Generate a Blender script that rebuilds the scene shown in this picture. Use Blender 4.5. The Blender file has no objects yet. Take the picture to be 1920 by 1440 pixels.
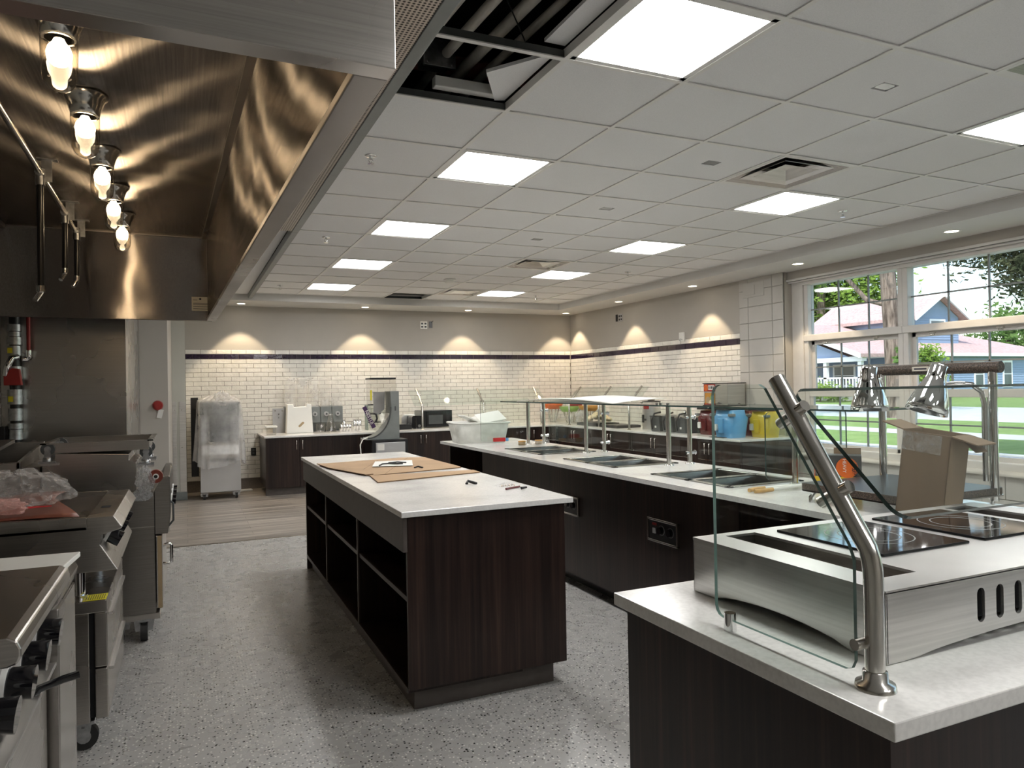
import bpy, bmesh, math, random
from mathutils import Matrix, Vector
R = math.radians
random.seed(7)
S = bpy.context.scene
C = S.collection

# ------------------------------------------------------------------ camera
H = 1.42
yaw, pit, rol = 0.424154, 0.005013, -0.01744
fw = Vector((math.sin(yaw)*math.cos(pit), math.cos(yaw)*math.cos(pit), math.sin(pit)))
r0 = Vector((math.cos(yaw), -math.sin(yaw), 0)); u0 = r0.cross(fw)
rv = math.cos(rol)*r0 + math.sin(rol)*u0
uv = -math.sin(rol)*r0 + math.cos(rol)*u0
cd = bpy.data.cameras.new('camera'); cam = bpy.data.objects.new('camera', cd); C.objects.link(cam)
M = Matrix((rv, uv, -fw)).transposed().to_4x4(); M.translation = (0, 0, H)
cam.matrix_world = M
cd.sensor_width = 36; cd.lens = 1355.73*36/1920; cd.clip_start = 0.02; cd.clip_end = 500
S.camera = cam

# ------------------------------------------------------------------ world, sun, exposure
S.view_settings.view_transform = 'Standard'; S.view_settings.look = 'None'
S.view_settings.exposure = 0.70; S.view_settings.gamma = 1; S.view_settings.use_curve_mapping = False
w = bpy.data.worlds.new('sky'); S.world = w; w.use_nodes = True
nt = w.node_tree; nt.nodes.clear()
sky = nt.nodes.new('ShaderNodeTexSky'); sky.sky_type = 'NISHITA'; sky.sun_disc = False
sky.sun_elevation = R(52); sky.sun_rotation = R(250); sky.air_density = 1.2; sky.dust_density = 2.0; sky.ozone_density = 1.0
bg = nt.nodes.new('ShaderNodeBackground'); bg.inputs[1].default_value = 0.30
ow = nt.nodes.new('ShaderNodeOutputWorld')
nt.links.new(sky.outputs[0], bg.inputs[0]); nt.links.new(bg.outputs[0], ow.inputs[0])
sl = bpy.data.lights.new('sun', 'SUN'); sl.energy = 3.3; sl.angle = R(0.6); sl.color = (1, .95, .86)
so = bpy.data.objects.new('sun', sl); C.objects.link(so)
so.rotation_euler = Vector((0.42, 0.34, -0.84)).to_track_quat('-Z', 'Y').to_euler()
so.location = (20, -10, 30)
PANEL = 16.0      # radiance of the square ceiling panels
SPOT = 34.0       # watts of the recessed downlights
BULB = 21.0       # radiance of the hood bulbs

# ------------------------------------------------------------------ materials
MATS = {}
def newmat(name):
    m = bpy.data.materials.new(name); m.use_nodes = True
    n = m.node_tree; n.nodes.clear()
    o = n.nodes.new('ShaderNodeOutputMaterial')
    MATS[name] = m
    return m, n, o
def prin(n, o, col=(.8,.8,.8), rough=.5, metal=0., spec=.5, coat=0., trans=0., **k):
    p = n.nodes.new('ShaderNodeBsdfPrincipled')
    p.inputs['Base Color'].default_value = (*col, 1); p.inputs['Roughness'].default_value = rough
    p.inputs['Metallic'].default_value = metal; p.inputs['Specular IOR Level'].default_value = spec
    p.inputs['Coat Weight'].default_value = coat; p.inputs['Coat Roughness'].default_value = .05
    p.inputs['Transmission Weight'].default_value = trans
    n.links.new(p.outputs[0], o.inputs[0])
    return p
def coords(n, scale=(1,1,1), kind='Object', rot=(0,0,0)):
    t = n.nodes.new('ShaderNodeTexCoord'); mp = n.nodes.new('ShaderNodeMapping')
    mp.inputs['Scale'].default_value = scale; mp.inputs['Rotation'].default_value = rot
    n.links.new(t.outputs[kind], mp.inputs[0]); return mp.outputs[0]
def geo(n, scale=(1,1,1)):
    t = n.nodes.new('ShaderNodeNewGeometry'); mp = n.nodes.new('ShaderNodeMapping')
    mp.inputs['Scale'].default_value = scale
    n.links.new(t.outputs['Position'], mp.inputs[0]); return mp.outputs[0]
def noise(n, vec, scale=5, detail=3, rough=.5):
    t = n.nodes.new('ShaderNodeTexNoise'); t.inputs['Scale'].default_value = scale
    t.inputs['Detail'].default_value = detail; t.inputs['Roughness'].default_value = rough
    n.links.new(vec, t.inputs['Vector']); return t.outputs[0]
def ramp(n, fac, stops):
    r = n.nodes.new('ShaderNodeValToRGB'); e = r.color_ramp.elements
    while len(e) < len(stops): e.new(.5)
    for i, (p, c) in enumerate(stops): e[i].position = p; e[i].color = (*c, 1) if len(c) == 3 else c
    n.links.new(fac, r.inputs[0]); return r.outputs[0]
def mrange(n, v, a, b, c, d):
    m = n.nodes.new('ShaderNodeMapRange')
    for i, x in enumerate((a, b, c, d)): m.inputs[i+1].default_value = x
    n.links.new(v, m.inputs[0]); return m.outputs[0]
def mixc(n, fac, a, b, mode='MIX'):
    m = n.nodes.new('ShaderNodeMix'); m.data_type = 'RGBA'; m.blend_type = mode
    for s, v in ((m.inputs[0], fac), (m.inputs[6], a), (m.inputs[7], b)):
        if hasattr(v, 'links') or hasattr(v, 'is_linked'): n.links.new(v, s)
        elif isinstance(v, (int, float)): s.default_value = v
        else: s.default_value = (*v, 1)
    return m.outputs[2]
def bump(n, p, h, strength=.2, dist=.01):
    b = n.nodes.new('ShaderNodeBump'); b.inputs['Strength'].default_value = strength
    b.inputs['Distance'].default_value = dist
    n.links.new(h, b.inputs['Height']); n.links.new(b.outputs[0], p.inputs['Normal'])
def simple(name, col, rough=.5, metal=0., var=.06, sc=12, coat=0., spec=.5, bmp=0.):
    m, n, o = newmat(name); p = prin(n, o, col, rough, metal, spec, coat)
    v = noise(n, geo(n), sc, 3)
    a = tuple(max(0, c*(1-var)) for c in col); b = tuple(min(1, c*(1+var)) for c in col)
    n.links.new(ramp(n, v, [(.3, a), (.7, b)]), p.inputs['Base Color'])
    if bmp: bump(n, p, noise(n, geo(n), sc*4, 3), bmp, .004)
    return m
def steel(name, col=(.56,.54,.51), rough=.28, grain=(3,3,240), wav=.0, var=.12):
    m, n, o = newmat(name); p = prin(n, o, col, rough, 1.)
    g = noise(n, geo(n, grain), 1.0, 2); l = noise(n, geo(n), 2.2, 3)
    n.links.new(mrange(n, l, .3, .7, rough*.85, rough*1.25), p.inputs['Roughness'])
    a = tuple(c*(1-var) for c in col); b = tuple(min(1, c*(1+var)) for c in col)
    n.links.new(ramp(n, g, [(.25, a), (.75, b)]), p.inputs['Base Color'])
    if wav: bump(n, p, noise(n, geo(n, (1,1,1)), 2.4, 1), wav, .05)
    return m
simple('paint', (.42,.395,.355), .6, var=.02, sc=3)
simple('paint_light', (.50,.50,.45), .55, var=.02, sc=3)
simple('soffit_paint', (.60,.59,.57), .6, var=.02, sc=3)
simple('block_paint', (.50,.485,.45), .42, var=.03, sc=5, bmp=.25)
simple('block_joint', (.40,.385,.355), .6, var=.03)
simple('grout', (.22,.19,.165), .9, var=.1, sc=60)
simple('white_metal', (.72,.71,.68), .4, var=.02)
simple('white_paint', (.82,.82,.80), .45, var=.02)
simple('white_plastic', (.80,.79,.74), .35, var=.03, sc=4)
simple('black_plastic', (.012,.012,.013), .3, var=.2)
simple('black_gloss', (.006,.006,.008), .06, var=.2, coat=.5)
simple('black_rubber', (.018,.018,.018), .6, var=.2)
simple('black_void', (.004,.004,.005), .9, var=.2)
simple('dark_grey', (.07,.075,.075), .4, var=.1)
simple('mid_grey', (.20,.215,.21), .4, var=.06)
simple('light_grey', (.42,.42,.42), .4, var=.05)
simple('frame_taupe', (.62,.60,.57), .42, var=.03)
simple('red', (.30,.022,.02), .35, var=.1)
simple('dark_red', (.10,.008,.009), .3, var=.1, coat=.3)
simple('blue', (.10,.33,.62), .35, var=.06, coat=.3)
simple('yellow', (.66,.48,.03), .35, var=.06, coat=.3)
simple('orange', (.62,.13,.02), .45, var=.1)
simple('green', (.25,.42,.10), .45, var=.1)
simple('amber', (.50,.24,.035), .5, var=.1)
simple('cardboard', (.40,.26,.145), .8, var=.08, sc=6)
simple('cardboard_edge', (.20,.12,.065), .9, var=.2, sc=40)
simple('brown_card', (.22,.15,.095), .8, var=.08, sc=6)
simple('copper_sheet', (.17,.048,.027), .4, var=.25, sc=5)
simple('paper', (.74,.73,.69), .7, var=.03)
simple('label_white', (.66,.62,.52), .6, var=.03)
simple('yellow_label', (.62,.55,.02), .5, var=.05)
simple('ink', (.02,.02,.03), .6, var=.1)
simple('ink_red', (.5,.02,.02), .6, var=.1)
simple('purple', (.05,.018,.075), .4, var=.1)
simple('wheel_red', (.20,.035,.02), .4, var=.15)
simple('tan', (.38,.28,.16), .6, var=.1)
simple('wood_tan', (.55,.33,.11), .5, var=.2, sc=30)
simple('popcorn', (.70,.60,.40), .7, var=.25, sc=60, bmp=.4)
simple('pipe_pvc', (.46,.44,.39), .55, var=.1)
simple('duct_dark', (.02,.02,.026), .7, var=.3)
simple('insulation', (.30,.11,.09), .9, var=.3)
simple('galv', (.45,.46,.47), .35, 1., var=.2, sc=40)
simple('chrome', (.80,.80,.80), .04, 1., var=.01)
simple('post_steel', (.62,.60,.56), .2, 1., var=.05)
simple('brass_dark', (.2,.17,.13), .4, 1., var=.2)
steel('steel', (.50,.475,.445), .26)
steel('steel_dark', (.30,.28,.26), .3)
steel('steel_wall', (.46,.44,.42), .26, wav=.04, var=.05)
steel('steel_bright', (.66,.65,.63), .33, (4,4,160))
steel('steel_wrapped', (.60,.60,.60), .4, (2,120,2))
steel('pan_steel', (.34,.33,.315), .2)
def m_hood():
    m, n, o = newmat('hood_steel'); p = n.nodes.new('ShaderNodeBsdfAnisotropic')
    p.distribution = 'GGX'
    p.inputs['Roughness'].default_value = .27; p.inputs['Anisotropy'].default_value = .82
    t = n.nodes.new('ShaderNodeTangent'); t.direction_type = 'UV_MAP'; t.uv_map = 'UVMap'
    n.links.new(t.outputs[0], p.inputs['Tangent'])
    g = noise(n, geo(n, (140, 2, 60)), 1, 2)
    n.links.new(ramp(n, g, [(.25, (.30,.276,.255)), (.75, (.42,.39,.362))]), p.inputs['Color'])
    bump(n, p, noise(n, geo(n, (1.6, 1.0, 1.6)), 1.8, 1), .2, .06)
    n.links.new(p.outputs[0], o.inputs[0])
m_hood()
def m_dark_wood():
    m, n, o = newmat('dark_wood'); p = prin(n, o, (.02,.014,.011), .34, spec=.4)
    a = noise(n, geo(n, (60, 60, 1.2)), 1.0, 5, .65); b = noise(n, geo(n, (9, 9, .5)), 1.0, 2)
    c1 = ramp(n, a, [(.3, (.010,.0062,.0056)), (.55, (.027,.0165,.0138)), (.8, (.062,.039,.031))])
    c2 = ramp(n, b, [(.35, (.55,.52,.52)), (.7, (1.25,1.1,1.0))])
    n.links.new(mixc(n, 1.0, c1, c2, 'MULTIPLY'), p.inputs['Base Color'])
    bump(n, p, a, .06, .003)
m_dark_wood()
simple('wood_edge', (.085,.07,.062), .45, var=.1, sc=20)
def m_quartz(name='quartz', a=(.62,.61,.585), b=(.755,.745,.72)):
    m, n, o = newmat(name); p = prin(n, o, b, .16, spec=.5)
    f = noise(n, geo(n, (1, 1, 1)), 3.2, 6, .6); g = noise(n, geo(n), 90, 2)
    c1 = ramp(n, f, [(.3, a), (.5, b), (.72, tuple(min(1, x*1.05) for x in b))])
    c2 = ramp(n, g, [(.35, (.93,.93,.93)), (.6, (1.02,1.02,1.02))])
    n.links.new(mixc(n, 1.0, c1, c2, 'MULTIPLY'), p.inputs['Base Color'])
m_quartz()
def m_epoxy():
    m, n, o = newmat('epoxy_floor'); p = prin(n, o, (.3,.29,.28), .26, spec=.5)
    base = ramp(n, noise(n, geo(n), 1.3, 4), [(.3, (.365,.357,.345)), (.7, (.395,.388,.375))])
    def chips(scale, th, col, prev):
        v = n.nodes.new('ShaderNodeTexVoronoi'); v.inputs['Scale'].default_value = scale
        v.inputs['Randomness'].default_value = 1
        n.links.new(geo(n, (1,1,.001)), v.inputs['Vector'])
        sep = n.nodes.new('ShaderNodeSeparateColor'); n.links.new(v.outputs['Color'], sep.inputs[0])
        on = n.nodes.new('ShaderNodeMath'); on.operation = 'LESS_THAN'; on.inputs[1].default_value = .30
        n.links.new(v.outputs['Distance'], on.inputs[0])
        pick = n.nodes.new('ShaderNodeMath'); pick.operation = 'LESS_THAN'; pick.inputs[1].default_value = th
        n.links.new(sep.outputs[0], pick.inputs[0])
        mul = n.nodes.new('ShaderNodeMath'); mul.operation = 'MULTIPLY'
        n.links.new(on.outputs[0], mul.inputs[0]); n.links.new(pick.outputs[0], mul.inputs[1])
        return mixc(n, mul.outputs[0], prev, col)
    c = chips(74, .46, (.70,.69,.65), base); c = chips(68, .40, (.02,.02,.02), c); c = chips(120, .3, (.36,.33,.29), c)
    n.links.new(c, p.inputs['Base Color'])
    n.links.new(mrange(n, noise(n, geo(n), 7, 3), .3, .7, .24, .32), p.inputs['Roughness'])
m_epoxy()
def m_plank():
    m, n, o = newmat('plank_floor'); p = prin(n, o, (.35,.3,.25), .35)
    a = noise(n, geo(n, (.7, 22, 1)), 1.0, 5, .6)
    c = ramp(n, a, [(.34, (.13,.11,.092)), (.5, (.30,.262,.225)), (.66, (.50,.45,.39))])
    br = n.nodes.new('ShaderNodeTexBrick'); br.inputs['Scale'].default_value = 1; br.inputs['Brick Width'].default_value = 1.2
    br.inputs['Row Height'].default_value = .16; br.inputs['Mortar Size'].default_value = .002
    br.inputs['Color1'].default_value = (.82,.82,.82,1); br.inputs['Color2'].default_value = (1.12,1.12,1.12,1)
    br.inputs['Mortar'].default_value = (.4,.4,.4,1)
    n.links.new(geo(n), br.inputs['Vector'])
    n.links.new(mixc(n, 1.0, c, br.outputs[0], 'MULTIPLY'), p.inputs['Base Color'])
m_plank()
def m_tile(name, col, bm=.45):
    m, n, o = newmat(name); p = prin(n, o, col, .12, spec=.6, coat=.3)
    v = noise(n, geo(n), 9, 2)
    a = tuple(c*.93 for c in col); b = tuple(min(1, c*1.04) for c in col)
    n.links.new(ramp(n, v, [(.3, a), (.7, b)]), p.inputs['Base Color'])
    bump(n, p, noise(n, geo(n, (1, 1, 1)), 24, 2), bm, .012)
m_tile('glazed_tile', (.80,.775,.715)); m_tile('accent_glaze', (.022,.012,.03), .15)
def m_ctile():
    m, n, o = newmat('ceiling_tile'); p = prin(n, o, (.75,.75,.75), .9, spec=.2)
    v = noise(n, geo(n), 260, 2)
    n.links.new(ramp(n, v, [(.3, (.70,.70,.70)), (.6, (.765,.765,.765))]), p.inputs['Base Color'])
    bump(n, p, v, .15, .002)
m_ctile()
def m_glass(name, tint=(.93,.97,.95), refl=.05, top=.9, pwr=5):
    m, n, o = newmat(name)
    t = n.nodes.new('ShaderNodeBsdfTransparent'); t.inputs[0].default_value = (*tint, 1)
    g = n.nodes.new('ShaderNodeBsdfGlossy'); g.inputs['Roughness'].default_value = .0
    lw = n.nodes.new('ShaderNodeLayerWeight'); lw.inputs[0].default_value = .5
    pw = n.nodes.new('ShaderNodeMath'); pw.operation = 'POWER'; pw.inputs[1].default_value = pwr
    n.links.new(lw.outputs['Facing'], pw.inputs[0])
    f = mrange(n, pw.outputs[0], 0, 1, refl, top)
    mx = n.nodes.new('ShaderNodeMixShader'); n.links.new(f, mx.inputs[0])
    n.links.new(t.outputs[0], mx.inputs[1]); n.links.new(g.outputs[0], mx.inputs[2]); n.links.new(mx.outputs[0], o.inputs[0])
m_glass('glass', (.95,.98,.965), .045)
m_glass('window_glass', (.93,.96,.97), .03, .6)
m_glass('jar_glass', (.93,.89,.82), .035, .85, 2.0)
m_glass('clear_plastic', (.95,.945,.93), .09)
simple('glass_edge', (.035,.065,.06), .1, var=.2)
simple('glass_edge_light', (.16,.24,.22), .1, var=.2)
def m_film(name, alpha=.45, col=(.86,.84,.81), sc=30, st=.9):
    m, n, o = newmat(name)
    t = n.nodes.new('ShaderNodeBsdfTransparent'); p = n.nodes.new('ShaderNodeBsdfPrincipled')
    p.inputs['Base Color'].default_value = (*col, 1); p.inputs['Roughness'].default_value = .12
    tr = n.nodes.new('ShaderNodeBsdfTranslucent'); tr.inputs[0].default_value = (*col, 1)
    v = noise(n, geo(n), sc, 4, .6)
    bump(n, p, v, st, .02)
    m1 = n.nodes.new('ShaderNodeMixShader'); m1.inputs[0].default_value = .4
    n.links.new(p.outputs[0], m1.inputs[1]); n.links.new(tr.outputs[0], m1.inputs[2])
    mx = n.nodes.new('ShaderNodeMixShader')
    n.links.new(mrange(n, v, .3, .7, max(0, alpha-.18), alpha+.22), mx.inputs[0])
    n.links.new(t.outputs[0], mx.inputs[1]); n.links.new(m1.outputs[0], mx.inputs[2]); n.links.new(mx.outputs[0], o.inputs[0])
m_film('wrap_film', .20); m_film('sheet_film', .36, (.84,.83,.82), 3, .15); m_film('bubble_wrap', .4, (.8,.8,.8), 110, 1.)
m_film('pink_wrap', .55, (.85,.55,.5), 40, .8)
m_film('clear_tube', .20, (.85,.84,.82), 3, .05); m_film('frost_plastic', .82, (.86,.86,.82), 5, .1)
def m_emit(name, col, st):
    m, n, o = newmat(name); e = n.nodes.new('ShaderNodeEmission')
    e.inputs[0].default_value = (*col, 1); e.inputs[1].default_value = st
    n.links.new(e.outputs[0], o.inputs[0])
m_emit('panel_light', (1.0, .985, .965), PANEL)
m_emit('down_light', (1, .86, .66), 9)
m_emit('bulb', (1, .78, .52), BULB)
def m_granite():
    m, n, o = newmat('granite_trim'); p = prin(n, o, (.1,.08,.06), .5)
    v = noise(n, geo(n), 220, 3)
    n.links.new(ramp(n, v, [(.35, (.022,.017,.013)), (.5, (.06,.043,.032)), (.65, (.16,.12,.09))]), p.inputs['Base Color'])
m_granite()
def m_perf():
    m, n, o = newmat('perforated'); p = prin(n, o, (.3,.28,.25), .4, 1.)
    v = n.nodes.new('ShaderNodeTexVoronoi'); v.inputs['Scale'].default_value = 60; v.inputs['Randomness'].default_value = 0
    n.links.new(geo(n), v.inputs['Vector'])
    n.links.new(ramp(n, v.outputs['Distance'], [(.25, (.02,.018,.016)), (.42, (.42,.38,.34))]), p.inputs['Base Color'])
m_perf()
# outdoors
def m_grass():
    m, n, o = newmat('grass'); p = prin(n, o, (.1,.2,.03), .9, spec=.1)
    v = noise(n, geo(n), 2.0, 6, .7)
    n.links.new(ramp(n, v, [(.3, (.13,.20,.055)), (.55, (.21,.29,.095)), (.75, (.31,.38,.15))]), p.inputs['Base Color'])
m_grass()
simple('asphalt', (.22,.22,.235), .9, var=.12, sc=2)
simple('concrete', (.52,.51,.48), .9, var=.08, sc=1.5)
simple('siding', (.22,.29,.42), .7, var=.04, sc=2)
simple('siding_grey', (.38,.42,.48), .7, var=.04, sc=2)
simple('shingle', (.40,.28,.26), .9, var=.2, sc=6)
simple('house_trim', (.74,.75,.78), .6, var=.03)
simple('house_glass', (.10,.12,.14), .1, var=.3, sc=.7)
def m_bark():
    m, n, o = newmat('bark'); p = prin(n, o, (.2,.15,.12), .95, spec=.1)
    v = noise(n, geo(n, (7, 7, 1.1)), 1.4, 4)
    n.links.new(ramp(n, v, [(.35, (.075,.055,.045)), (.6, (.23,.18,.15))]), p.inputs['Base Color'])
    bump(n, p, v, .9, .08)
m_bark()
def m_leaf(name, a, b, tr=.35):
    m, n, o = newmat(name)
    p = n.nodes.new('ShaderNodeBsdfDiffuse'); t = n.nodes.new('ShaderNodeBsdfTranslucent')
    c = ramp(n, noise(n, geo(n), 1.7, 4, .7), [(.3, a), (.7, b)])
    n.links.new(c, p.inputs[0]); n.links.new(c, t.inputs[0])
    mx = n.nodes.new('ShaderNodeMixShader'); mx.inputs[0].default_value = tr
    n.links.new(p.outputs[0], mx.inputs[1]); n.links.new(t.outputs[0], mx.inputs[2]); n.links.new(mx.outputs[0], o.inputs[0])
m_leaf('leaf_bright', (.10,.19,.03), (.26,.36,.08)); m_leaf('leaf_mid', (.05,.11,.03), (.15,.23,.07))
m_leaf('leaf_dark', (.05,.07,.035), (.14,.15,.08))

# ------------------------------------------------------------------ mesh builder
class MB:
    def __init__(s): s.v = []; s.f = []; s.m = []; s.s = []
    def add(s, vs, fs, m=0, sm=False):
        k = len(s.v); s.v += [tuple(v) for v in vs]
        for f in fs: s.f.append([i+k for i in f]); s.m.append(m); s.s.append(sm)
        return s
    def box(s, x0, x1, y0, y1, z0, z1, m=0):
        vs = [(x, y, z) for z in (z0, z1) for y in (y0, y1) for x in (x0, x1)]
        return s.add(vs, [(0,2,3,1),(4,5,7,6),(0,1,5,4),(2,6,7,3),(0,4,6,2),(1,3,7,5)], m)
    def quad(s, a, b, c, d, m=0): return s.add([a, b, c, d], [(0,1,2,3)], m)
    def prism(s, poly, ax, lo, hi, m=0, side=None, sm=False):
        def P(a, b, t): return {'x': (t, a, b), 'y': (a, t, b), 'z': (a, b, t)}[ax]
        n = len(poly); vs = [P(a, b, lo) for a, b in poly]+[P(a, b, hi) for a, b in poly]
        s.add(vs, [list(range(n))[::-1], list(range(n, 2*n))], m)
        k = len(s.v)-2*n
        for i in range(n):
            j = (i+1) % n
            s.f.append([k+i, k+j, k+n+j, k+n+i]); s.m.append(m if side is None else side); s.s.append(sm)
        return s
    def ring(s, c, d, r, n):
        d = Vector(d).normalized(); a = d.orthogonal().normalized(); b = d.cross(a)
        return [Vector(c)+r*(math.cos(2*math.pi*i/n)*a+math.sin(2*math.pi*i/n)*b) for i in range(n)]
    def cyl(s, p0, p1, r, r1=None, n=16, m=0, caps=True):
        p0 = Vector(p0); p1 = Vector(p1); d = p1-p0; r1 = r if r1 is None else r1
        vs = s.ring(p0, d, r, n)+s.ring(p1, d, r1, n)
        s.add(vs, [(i, (i+1) % n, n+(i+1) % n, n+i) for i in range(n)], m, True)
        if caps: s.add(vs, [list(range(n))[::-1], list(range(n, 2*n))], m)
        return s
    def tube(s, pts, r, n=10, m=0, caps=True, rs=None):
        pts = [Vector(p) for p in pts]; k = len(pts); rings = []
        a = None
        for i, p in enumerate(pts):
            t = (pts[min(i+1, k-1)]-pts[max(i-1, 0)]).normalized()
            a = t.orthogonal() if a is None else a-a.dot(t)*t
            if a.length < 1e-6: a = t.orthogonal()
            a.normalize(); b = t.cross(a); q = rs[i] if rs else r
            rings.append([p+q*(math.cos(2*math.pi*j/n)*a+math.sin(2*math.pi*j/n)*b) for j in range(n)])
        vs = [v for q in rings for v in q]
        s.add(vs, [(i*n+j, i*n+(j+1) % n, (i+1)*n+(j+1) % n, (i+1)*n+j) for i in range(k-1) for j in range(n)], m, True)
        if caps: s.add(vs, [list(range(n))[::-1], list(range((k-1)*n, k*n))], m)
        return s
    def lathe(s, prof, c=(0,0,0), n=24, m=0, sm=True):
        vs = [(c[0]+r*math.cos(2*math.pi*j/n), c[1]+r*math.sin(2*math.pi*j/n), c[2]+z) for r, z in prof for j in range(n)]
        return s.add(vs, [(i*n+j, i*n+(j+1) % n, (i+1)*n+(j+1) % n, (i+1)*n+j) for i in range(len(prof)-1) for j in range(n)], m, sm)
    def sphere(s, c, r, n=10, m=0, sq=(1,1,1)):
        vs = []; fs = []
        for i in range(n+1):
            t = math.pi*i/n
            for j in range(2*n):
                q = math.pi*j/n
                vs.append((c[0]+r*sq[0]*math.sin(t)*math.cos(q), c[1]+r*sq[1]*math.sin(t)*math.sin(q), c[2]+r*sq[2]*math.cos(t)))
        for i in range(n):
            for j in range(2*n): fs.append((i*2*n+j, (i+1)*2*n+j, (i+1)*2*n+(j+1) % (2*n), i*2*n+(j+1) % (2*n)))
        return s.add(vs, fs, m, True)
    def grid(s, nu, nv, fn, m=0, sm=True):
        vs = [fn(i/(nu-1), j/(nv-1)) for j in range(nv) for i in range(nu)]
        return s.add(vs, [(j*nu+i, j*nu+i+1, (j+1)*nu+i+1, (j+1)*nu+i) for j in range(nv-1) for i in range(nu-1)], m, sm)
    def xf(s, M):
        s.v = [tuple(M @ Vector(v)) for v in s.v]; return s
def rrect(w, h, r, n=4, cx=0, cy=0):
    out = []
    for sx, sy, a0 in ((1,1,0), (-1,1,90), (-1,-1,180), (1,-1,270)):
        for i in range(n+1):
            a = R(a0+90*i/n); out.append((cx+sx*(w/2-r)+r*math.cos(a), cy+sy*(h/2-r)+r*math.sin(a)))
    return out
def obj(name, mb, mats, parent=None, world=True, bevel=0, uv=None, solid=0, kind=None, sub=0):
    me = bpy.data.meshes.new(name)
    me.from_pydata(mb.v, [], mb.f)
    if isinstance(mats, str): mats = [mats]
    for k in mats: me.materials.append(MATS[k])
    me.polygons.foreach_set('material_index', mb.m); me.polygons.foreach_set('use_smooth', mb.s)
    bm = bmesh.new(); bm.from_mesh(me); bmesh.ops.recalc_face_normals(bm, faces=bm.faces)
    if uv:
        l = bm.loops.layers.uv.new('UVMap')
        for f in bm.faces:
            for q in f.loops: q[l].uv = uv(q.vert.co, f.normal)
    bm.to_mesh(me); bm.free()
    o = bpy.data.objects.new(name, me); C.objects.link(o)
    if parent is not None:
        o.parent = parent
        if world and parent.type == 'EMPTY': o.matrix_parent_inverse = parent.matrix_basis.inverted()
    if solid:
        q = o.modifiers.new('solid', 'SOLIDIFY'); q.thickness = solid; q.offset = 0
    if sub:
        q = o.modifiers.new('sub', 'SUBSURF'); q.levels = q.render_levels = sub
    if bevel:
        q = o.modifiers.new('bevel', 'BEVEL'); q.width = bevel; q.segments = 2; q.limit_method = 'ANGLE'
    if kind: o['kind'] = kind
    return o
def tag(o, label, cat, group=None):
    o['label'] = label; o['category'] = cat
    if group: o['group'] = group
    return o
def thing(name, label, cat, loc=(0,0,0), rotz=0, group=None):
    o = bpy.data.objects.new(name, None); C.objects.link(o); o.empty_display_size = .05
    o.location = loc; o.rotation_euler = (0, 0, rotz)
    return tag(o, label, cat, group)
def struct(name, mb=None, mat=None, parent=None, **k):
    o = obj(name, mb, mat, parent, **k) if mb else bpy.data.objects.new(name, None)
    if not mb: C.objects.link(o)
    o['kind'] = 'structure'; return o
def dup(o, loc=None, rotz=None, label=None, group=None, parent=None):
    c = o.copy(); C.objects.link(c)
    if parent is not None: c.parent = parent
    if loc is not None: c.location = loc
    if rotz is not None: c.rotation_euler = (0, 0, rotz)
    if label: c['label'] = label
    if group: c['group'] = group
    for ch in list(o.children): dup(ch, parent=c)
    return c
def text(name, s, size, mat, parent, M, thick=.0006, world=True):
    cu = bpy.data.curves.new(name, 'FONT'); cu.body = s; cu.size = size; cu.extrude = thick; cu.resolution_u = 2
    cu.align_x = 'CENTER'; cu.align_y = 'CENTER'
    t = bpy.data.objects.new(name, cu); C.objects.link(t)
    me = bpy.data.meshes.new_from_object(t); bpy.data.objects.remove(t); bpy.data.curves.remove(cu)
    me.transform(M); me.materials.clear(); me.materials.append(MATS[mat])
    o = bpy.data.objects.new(name, me); C.objects.link(o); o.parent = parent
    if world and parent.type == 'EMPTY': o.matrix_parent_inverse = parent.matrix_basis.inverted()
    return o
def frameM(origin, right, up):
    r = Vector(right).normalized(); u = Vector(up).normalized(); n = r.cross(u)
    m = Matrix((r, u, n)).transposed().to_4x4(); m.translation = Vector(origin); return m
# ================================================================== STRUCTURE
ZC = 2.787; GX = 1.46252; GY = 2.64324; T = .6096
XW = 6.26; YW = 11.3; ZS = 2.687; XS = GX+6.87*T; YS = GY+13*T
XL = -1.95; YF = -3.2
struct('floor', MB().box(XL, 7.0, YF, 7.37, -.12, 0), 'epoxy_floor')
struct('floor', MB().box(XL, 7.0, 7.385, YW, -.12, 0), 'plank_floor')
struct('trim_1', MB().prism([(7.364, -.02), (7.391, -.02), (7.391, .002), (7.384, .004), (7.371, .004), (7.364, .002)], 'x', XL, XW), 'brass_dark')
struct('wall_left', MB().box(XL-.2, XL, YF-.2, YW+.2, -.12, 3.6), 'paint')
struct('wall_front', MB().box(XL, 7.0, YF-.2, YF, -.12, 3.6), 'paint')
struct('roof', MB().box(XL-.3, 7.15, YF-.3, YW+.3, 3.6, 3.8), 'duct_dark')  # unseen slab, added so that daylight does not leak into the room
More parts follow.
